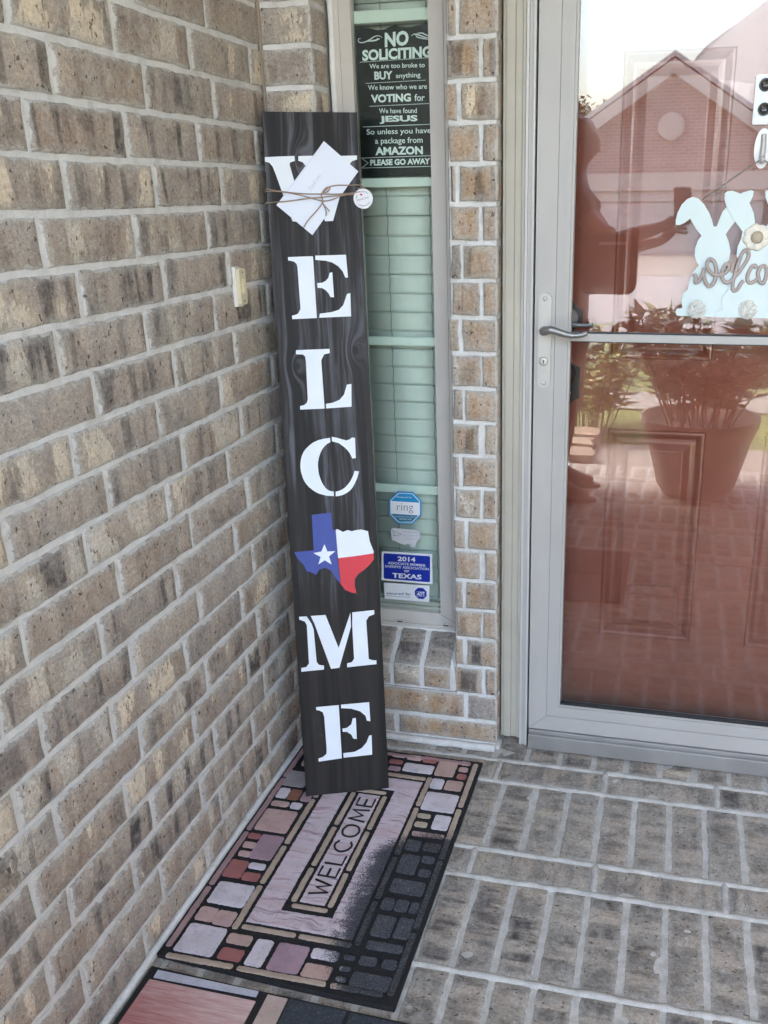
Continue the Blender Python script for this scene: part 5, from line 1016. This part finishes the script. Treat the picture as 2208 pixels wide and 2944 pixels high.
def strip(nm, x0, x1, y0, y1, lift, mat):
    m_ = MB(); n_ = 24
    for i in range(n_):
        a = y0 + (y1 - y0) * i / n_; b = y0 + (y1 - y0) * (i + 1) / n_
        m_.quad((x0, a, gz(a) + lift), (x1, a, gz(a) + lift), (x1, b, gz(b) + lift), (x0, b, gz(b) + lift))
    o = m_.build(nm, mat); tag(o, kind='structure'); return o
strip('walkway', .50, 1.55, -2.74, -3.25, .012, M_conc)
strip('sidewalk', -12, 12, -4.25, -4.85, .010, M_conc)
strip('driveway', -6, 10, -19.5, -30, .014, M_conc)
strip('street', -80, 80, -6.2, -19.4, .010, plain('road_concrete', rgb(142, 138, 136), .9, 0, .06, 2))
strip('kerb', -80, 80, -6.05, -6.2, .09, plain('kerb_rose', rgb(150, 110, 100), .9))
# house across the street
HY = -30.0; hz = gz(HY)
M_hb = NT('far_brick'); q_ = M_hb.geo(); bt = M_hb.n('ShaderNodeTexBrick'); sx, sy, sz_ = M_hb.sep(q_); M_hb.l(M_hb.xyz(sx, sz_, 0.0), bt.inputs['Vector'])
bt.inputs['Scale'].default_value = 1.0; bt.inputs['Brick Width'].default_value = .3; bt.inputs['Row Height'].default_value = .1; bt.inputs['Mortar Size'].default_value = .015
bt.inputs['Color1'].default_value = rgb(152, 130, 124); bt.inputs['Color2'].default_value = rgb(134, 110, 104); bt.inputs['Mortar'].default_value = rgb(170, 156, 148); M_hb.set(bt.outputs[0], .9); M_hb = M_hb.mat
M_roof = plain('grey_shingle', rgb(176, 173, 170), .9, 0, .1, 2); M_fasc = plain('fascia_paint', rgb(176, 168, 160), .7); M_gar = plain('garage_paint', rgb(176, 168, 164), .6)
hs_ = empty('house', 'neighbouring brick house with front gable and pale garage door, reflected in the storm door', 'house', (.6, HY, hz))
def hp3(x, y, z): return (x, y, z)
GXc, GXh, EZ, PZ = .30, 4.9, 2.02, 5.30
m_ = MB()
m_.poly([(GXc - GXh, hz), (GXc + GXh, hz), (GXc + GXh, EZ), (GXc, PZ - .12), (GXc - GXh, EZ)], lambda a, b, t: (a, HY - t, b), 0, .3)
m_.box(GXc - GXh - 4, GXc + GXh + 8, HY - 9, HY - 1.2, hz, 2.4); put(hs_, m_.build('wall', M_hb))
m_ = MB()
for s in (-1, 1):
    a0 = Vector((GXc, HY + .45, PZ)); a1 = Vector((GXc + s * (GXh + .5), HY + .45, EZ - .28)); b0 = a0 + Vector((0, -9, 0)); b1 = a1 + Vector((0, -9, 0)); up_ = Vector((0, 0, .16))
    m_.add([a0, a1, b1, b0, a0 + up_, a1 + up_, b1 + up_, b0 + up_], [(0, 1, 2, 3), (4, 7, 6, 5), (0, 4, 5, 1), (1, 5, 6, 2), (3, 2, 6, 7), (0, 3, 7, 4)])
R0 = [(-4.5, HY - 1.0, 2.2), (15.0, HY - 1.0, 2.2), (12.0, HY - 6, 8.6), (5.2, HY - 6, 7.6), (1.0, HY - 6, 5.6)]
m_.add([(-.2, HY - 1.0, 2.3), (16, HY - 1.0, 2.3), (16, HY - 7, 13.5), (3.60, HY - 7, 8.10), (2.25, HY - 7, 7.17), (1.31, HY - 7, 6.55), (.45, HY - 7, 5.60), (-.2, HY - 12, 2.3), (16, HY - 12, 2.3)], [(0, 1, 2, 3, 4, 5, 6), (6, 5, 4, 3, 2, 8, 7), (0, 6, 7)])
put(hs_, m_.build('roof', M_roof))
m_ = MB()
for s in (-1, 1):
    a0 = Vector((GXc, HY + .48, PZ - .06)); a1 = Vector((GXc + s * (GXh + .5), HY + .48, EZ - .34)); dn = Vector((0, 0, -.42)); bk = Vector((0, -.5, 0))
    m_.add([a0, a1, a1 + dn, a0 + dn, a0 + bk, a1 + bk, a1 + dn + bk, a0 + dn + bk], [(0, 1, 2, 3), (4, 7, 6, 5), (0, 3, 7, 4), (1, 5, 6, 2), (3, 2, 6, 7), (0, 4, 5, 1)])
m_.box(GXc - GXh, GXc + GXh, HY, HY + .22, 1.45, 1.98); m_.box(GXc - GXh, GXc + GXh, HY, HY + .12, 1.12, 1.44); put(hs_, m_.build('fascia', M_fasc))
m_ = MB(); m_.box(GXc - 2.6, GXc + 3.0, HY, HY + .06, hz + .02, 1.10)
for i in range(4): m_.box(GXc - 2.5, GXc + 2.9, HY + .06, HY + .075, hz + .1 + i * .39, hz + .44 + i * .39)
put(hs_, m_.build('garage_door', M_gar))
m_ = MB(); m_.lathe([(.42, 0), (.42, .10), (.36, .12)], lambda x, y, t: (GXc + x, HY + t, 3.35 + y), 24); put(hs_, m_.build('gable_vent', M_fasc))
# leaves
def leaf(mb, c, d, n, L_, W_, mi=0):
    d = d.normalized(); s = d.cross(n).normalized(); n = s.cross(d)
    p = [c, c + d * L_ * .35 + s * W_ * .5 + n * L_ * .03, c + d * L_ - n * L_ * .12, c + d * L_ * .35 - s * W_ * .5 + n * L_ * .03, c + d * L_ * .5 - n * L_ * .02]
    mb.add(p, [(0, 1, 4), (1, 2, 4), (2, 3, 4), (3, 0, 4)], mi)
M_leaf = NT('plant_leaf'); q_ = M_leaf.geo(); M_leaf.set(M_leaf.ramp(M_leaf.noise(q_, 30.0, 2.0), [(.3, rgb(84, 98, 58)), (.7, rgb(136, 144, 92))]), .5); M_leaf = M_leaf.mat
M_stem = plain('plant_stem', rgb(96, 84, 60), .8)
M_pot = plain('dark_pot', rgb(140, 124, 114), .7, 0, .1, 20); M_soil = plain('soil', rgb(50, 40, 34), .95)
def bushy(nm, label, loc, rr_, z0, hgt, nst, rs, pot=None, flowers=0):
    root = empty(nm, label, 'plant', loc); r_ = random.Random(rs); X0 = Vector(loc)
    if pot:
        m_ = MB(); m_.lathe([(.16, .0), (.19, .05), (.25, .28), (.275, .34), (.285, .385), (.265, .385), (.255, .34), (.02, .335)], lambda x, y, t: (X0.x + x, X0.y + y, X0.z + t), 36); put(root, m_.build('pot', M_pot))
    lf = MB(); sm_ = MB(); fo_ = MB()
    for i in range(nst):
        a = r_.uniform(0, 6.28); q = rr_ * math.sqrt(r_.random()); h = hgt * r_.uniform(.55, 1)
        b0 = X0 + Vector((math.cos(a) * q * .45, math.sin(a) * q * .45, z0)); b1 = X0 + Vector((math.cos(a) * q * 1.1, math.sin(a) * q * 1.1, z0 + h))
        mid = (b0 + b1) / 2 + Vector((r_.uniform(-.04, .04), r_.uniform(-.04, .04), .04)); pts = smooth([b0, mid, b1], 5)
        sm_.tube(pts, .004, 5)
        for k, p_ in enumerate(pts):
            if k < 3: continue
            for _ in range(6):
                d = Vector((r_.gauss(0, 1), r_.gauss(0, 1), r_.uniform(-.1, .8))); leaf(lf, p_, d, Vector((r_.gauss(0, .3), r_.gauss(0, .3), 1)), r_.uniform(.07, .13), r_.uniform(.034, .060))
        if i < flowers:
            fo_ = MB()
            for _ in range(7):
                d = Vector((r_.gauss(0, 1), r_.gauss(0, 1), r_.uniform(.2, 1))); leaf(fo_, b1, d, Z_ + d * .1, .035, .02)
            put(root, fo_.build('flower', plain('red_flower', rgb(176, 60, 54), .6) if 'red_flower' not in bpy.data.materials else bpy.data.materials['red_flower']))
    put(root, sm_.build('stems', M_stem), lf.build('foliage', M_leaf))
bushy('potted_plant', 'leafy flowering plant in a dark round pot on the porch, reflected in the lower glass', (1.06, -2.33, 0), .36, .33, .56, 34, 5, True, 9)
bushy('shrub', 'low leafy shrub beside the walkway, left of the potted plant in the reflection', (.40, -3.62, -.03), .36, 0, .62, 30, 8, None, 3)
for i, (x, y) in enumerate(((.42, -2.86), (.40, -3.06), (.43, -3.25))):
    b_ = MB(); r_ = random.Random(i + 4); q_ = lambda: r_.uniform(-.018, .018)
    P = [(x - .085 + q_(), y - .088 + q_()), (x + q_(), y - .094 + q_()), (x + .085 + q_(), y - .085 + q_()), (x + .09 + q_(), y + q_()), (x + .085 + q_(), y + .088 + q_()), (x + q_(), y + .092 + q_()), (x - .085 + q_(), y + .085 + q_())]
    b_.poly(P, lambda a, b, t: (a, b, t), -.05, .035 + .012 * i)
    tag(b_.build('edging_stone', plain('edging_stone', rgb(150, 132, 116), .9, 0, .25, 14, .8) if i == 0 else bpy.data.materials['edging_stone'], bevel=.015), 'tan edging stone beside the walkway, ' + ('nearest the porch', 'in the middle of three', 'nearest the shrub')[i], 'stone', 'stones edging the walkway')
# trees beyond the house
M_fol = NT('tree_foliage'); q_ = M_fol.geo(); M_fol.set(M_fol.ramp(M_fol.noise(q_, 1.2, 4.0), [(.3, rgb(70, 80, 54)), (.7, rgb(112, 118, 84))]), .8); M_fol = M_fol.mat
M_bark = plain('bark', rgb(86, 74, 62), .9, 0, .2, 8, .6)
def tree(label, x, y, h, r0, seed_):
    r_ = random.Random(seed_); z = gz(y); root = empty('tree', label, 'tree', (x, y, z), 'trees beyond the house across the street'); X0 = Vector((x, y, z))
    t_ = MB(); top_ = X0 + Vector((0, 0, h * .75)); t_.tube(smooth([X0, X0 + Vector((.1, 0, h * .35)), top_], 5), [.22 - .018 * i for i in range(11)], 8)
    lf = MB()
    cl = []
    for i in range(16):
        u_ = Vector((r_.gauss(0, 1), r_.gauss(0, 1), r_.gauss(0, .8))).normalized() * r0 * r_.uniform(.3, 1); c = X0 + Vector((0, 0, h * .68)) + u_; cl.append(c)
        t_.tube(smooth([X0 + Vector((.08, 0, h * r_.uniform(.35, .6))), (X0 + Vector((0, 0, h * .6)) + c) / 2, c], 4), [.07 - .006 * k for k in range(9)], 5)
    for c in cl:
        for _ in range(150):
            d = Vector((r_.gauss(0, 1), r_.gauss(0, 1), r_.gauss(0, .7))) * r0 * .2
            leaf(lf, c + d, Vector((r_.gauss(0, 1), r_.gauss(0, 1), r_.gauss(0, .6))), Vector((r_.gauss(0, .5), r_.gauss(0, .5), 1)), .35, .2)
    put(root, t_.build('trunk', M_bark), lf.build('crown', M_fol))
tree('loose leafy tree beside the gable of the house across the street', -3.3, -38, 6.4, 1.6, 3)
tree('broad tree well to the left of the house across the street', -13, -44, 7.5, 3.0, 4)
tree('broad tree far to the right of the house across the street', 24, -46, 8.5, 3.4, 9)

# ---------------------------------------------------------------- the photographer and the phone
def skin(name, joints, edges, mat, parent=None, sub=2, root_i=0):
    me = bpy.data.meshes.new(name); me.from_pydata([j[0] for j in joints], edges, []); me.materials.append(mat)
    o = bpy.data.objects.new(name, me); sc.collection.objects.link(o)
    md = o.modifiers.new('Skin', 'SKIN'); md.use_smooth_shade = True
    if not me.skin_vertices: me.attributes
    lay = me.skin_vertices[0].data if me.skin_vertices else None
    if lay:
        for v, j in zip(lay, joints): v.radius = j[1] if isinstance(j[1], tuple) else (j[1], j[1])
        lay[root_i].use_root = True
    ss = o.modifiers.new('Sub', 'SUBSURF'); ss.levels = sub; ss.render_levels = sub
    if parent: put(parent, o)
    return o
PCx, PCy = .415, -2.20
M_skin = plain('skin', rgb(122, 84, 72), .5, 0, .04, 30)
M_shirt = plain('dark_shirt', rgb(60, 48, 50), .9, 0, .1, 60); M_short = plain('dark_shorts', rgb(52, 46, 50), .9, 0, .1, 60); M_hair = plain('dark_hair', rgb(44, 34, 30), .5, 0, .2, 120, .8)
pr_ = empty('person', 'person in dark shirt and shorts holding up a phone, reflected in the storm door', 'person', (PCx, PCy, 0))
UPV = -DN
hand_c = CP + RX * (-.030) + UPV * (-.125) - FW * .022
J = [((PCx, PCy, .92), (.105, .14)), ((PCx - .01, PCy, 1.10), (.095, .125)), ((PCx, PCy, 1.28), (.105, .155)), ((PCx, PCy, 1.41), (.075, .12)),
     ((PCx + .015, PCy, 1.49), .052), ((PCx + .035, PCy, 1.545), .056), ((PCx + .045, PCy, 1.60), (.090, .070)), ((PCx + .035, PCy, 1.665), (.092, .074)), ((PCx + .025, PCy, 1.715), (.06, .055))]
E_ = [(0, 1), (1, 2), (2, 3), (3, 4), (4, 5), (5, 6), (6, 7), (7, 8)]
def addj(p_, r_, par): J.append((tuple(p_), r_)); E_.append((par, len(J) - 1)); return len(J) - 1
nose = addj((PCx + .135, PCy, 1.605), .014, 6); chin = addj((PCx + .105, PCy, 1.555), .030, 6)
for s in (1, -1):
    a = addj((PCx, PCy + s * .165, 1.405), .056, 3)
    elb = Vector((PCx + .20, PCy + s * .19, 1.20 - .05 * (s < 0))); a = addj(elb, .040, a)
    wr = hand_c + Vector((-.075, -.012 + s * .018, -.030 - .06 * (s < 0))); a = addj(elb.lerp(wr, .5), .036, a); a = addj(wr, .024, a)
    pal = hand_c + Vector((-.025, -.004 + s * .012, .0 - .030 * (s < 0))); a = addj(pal, (.030, .017), a)
    h = addj((PCx + .005, PCy + s * .095, .86), .098, 0); k_ = addj((PCx + .03, PCy + s * .10, .49), .060, h); c = addj((PCx - .005, PCy + s * .105, .33), .058, k_); an = addj((PCx - .02, PCy + s * .11, .09), .036, c)
    addj((PCx + .07, PCy + s * .12, .040), .036, an); addj((PCx + .15, PCy + s * .125, .028), .026, len(J) - 1)
put(pr_, skin('body', J, E_, M_skin))
for s in (1, -1):           # fingers curl round the phone's lower edge
    for k in range(4):
        p0 = hand_c + Vector((-.020, -.006 + s * .010, -.022 + .017 * k - .030 * (s < 0)))
        fj = [(p0, .0095), (p0 + RX * .026 - FW * .010 * s, .0088), (p0 + RX * (.046 - .003 * k) - FW * .016 * s, .008), (p0 + RX * (.056 - .004 * k) - FW * .010 * s, .0070)]
        put(pr_, skin('finger', [(tuple(a), b) for a, b in fj], [(0, 1), (1, 2), (2, 3)], M_skin, None, 1))
    p0 = hand_c + Vector((-.020, -.004 + s * .010, .018 - .030 * (s < 0)))
    put(pr_, skin('thumb', [(tuple(p0), .011), (tuple(p0 + RX * .014 + UPV * .022 - FW * .02), .010), (tuple(p0 + RX * .030 + UPV * .034 - FW * .024), .008)], [(0, 1), (1, 2)], M_skin, None, 1))
SJ = [((PCx, PCy, .90), (.118, .150)), ((PCx - .01, PCy, 1.10), (.108, .138)), ((PCx, PCy, 1.28), (.118, .168)), ((PCx, PCy, 1.40), (.088, .130)), ((PCx, PCy, 1.445), (.062, .075))]
SE = [(0, 1), (1, 2), (2, 3), (3, 4)]
for s in (1, -1):
    SJ.append(((PCx, PCy + s * .165, 1.405), .068)); SE.append((3, len(SJ) - 1)); SJ.append(((PCx + .11, PCy + s * .18, 1.295), .062)); SE.append((len(SJ) - 2, len(SJ) - 1))
put(pr_, skin('shirt', SJ, SE, M_shirt))
TJ = [((PCx, PCy, .95), (.118, .152)), ((PCx, PCy, .88), (.115, .150))]; TE = [(0, 1)]
for s in (1, -1):
    TJ.append(((PCx + .005, PCy + s * .098, .80), .108)); TE.append((1, len(TJ) - 1)); TJ.append(((PCx + .018, PCy + s * .10, .60), .098)); TE.append((len(TJ) - 2, len(TJ) - 1))
put(pr_, skin('shorts', TJ, TE, M_short))
put(pr_, skin('hair', [((PCx + .045, PCy, 1.725), (.072, .068)), ((PCx - .01, PCy, 1.705), (.085, .082)), ((PCx - .05, PCy, 1.64), (.070, .078)), ((PCx - .075, PCy, 1.57), (.046, .055)), ((PCx - .085, PCy, 1.50), (.03, .035))], [(0, 1), (1, 2), (2, 3), (3, 4)], M_hair))
for s in (1, -1):
    m_ = MB(); m_.lathe([(.017, 0), (.018, .006), (.010, .012)], lambda x, y, t: (PCx + .022 + x * .7, PCy + s * (.070 + t), 1.612 + y * 1.5), 14); put(pr_, m_.build('ear', M_skin))
    m_ = MB(); m_.lathe([(.011, 0), (.010, .005), (.004, .009)], lambda x, y, t: (PCx + .112 + t, PCy + s * .030 + x, 1.628 + y * .7), 12); put(pr_, m_.build('eye', plain('eye', rgb(210, 206, 200), .2) if 'eye' not in bpy.data.materials else bpy.data.materials['eye']))
m_ = MB(); m_.tube(smooth([(PCx + .116, PCy - .024, 1.574), (PCx + .128, PCy, 1.576), (PCx + .116, PCy + .024, 1.574)], 5), .0055, 6); put(pr_, m_.build('mouth', plain('lips', rgb(150, 84, 78), .5)))
for s in (1, -1):
    m_ = MB(); m_.poly([(PCx + x * .128 + .055, PCy + s * .12 + y * .045) for x, y in [(math.cos(k * .3927), math.sin(k * .3927)) for k in range(16)]], lambda a, b, t: (a, b, t), .001, .016); put(pr_, m_.build('sandal', M_short))
# handbag hooked over the nearer forearm
hb = empty('handbag', 'dark handbag with a silver clasp hanging from the forearm of the reflected person', 'handbag', (.655, -2.02, .98))
M_bag = plain('dark_leather', rgb(58, 42, 42), .45, 0, .1, 40)
m_ = MB(); m_.poly(rrect(.500, .738, .985, 1.235, .04), lambda a, b, t: (a, -2.02 + t, b), -.045, .045); put(hb, m_.build('bag', M_bag, bevel=.012))
m_ = MB(); m_.tube(smooth([(.585, -2.02, 1.225), (.592, -2.02, 1.245), (.612, -2.02, 1.262), (.632, -2.02, 1.250), (.640, -2.02, 1.225)], 6), .007, 6); put(hb, m_.build('strap', M_bag))
m_ = MB(); m_.poly(rrect(.575, .690, 1.192, 1.204, .004), lambda a, b, t: (a, -1.973 + t, b), 0, .005); put(hb, m_.build('clasp', M_alum2, bevel=.001))
# phone: its back sits just behind the lens of this camera
ph = empty('smartphone', 'dark smartphone held upright above the potted plant, reflected in the glass', 'phone', tuple(CP - FW * .012))
def pf(a, b, t): return CP + RX * a + UPV * b - FW * (.016 - t)
m_ = MB(); m_.poly(rrect(-.060, .014, -.142, .016, .009), pf, 0, .008); put(ph, m_.build('case', plain('phone_case', rgb(70, 52, 50), .5), bevel=.001))
m_ = MB(); m_.poly(rrect(-.057, .011, -.139, .013, .007), pf, -.0006, -.0001); put(ph, m_.build('screen', plain('phone_screen', (.02, .02, .025, 1), .15)))
m_ = MB(); m_.lathe([(.006, .0075), (.006, .009), (.004, .0092)], lambda x, y, t: pf(-.025 + x, y, t), 16); put(ph, m_.build('lens', M_black))
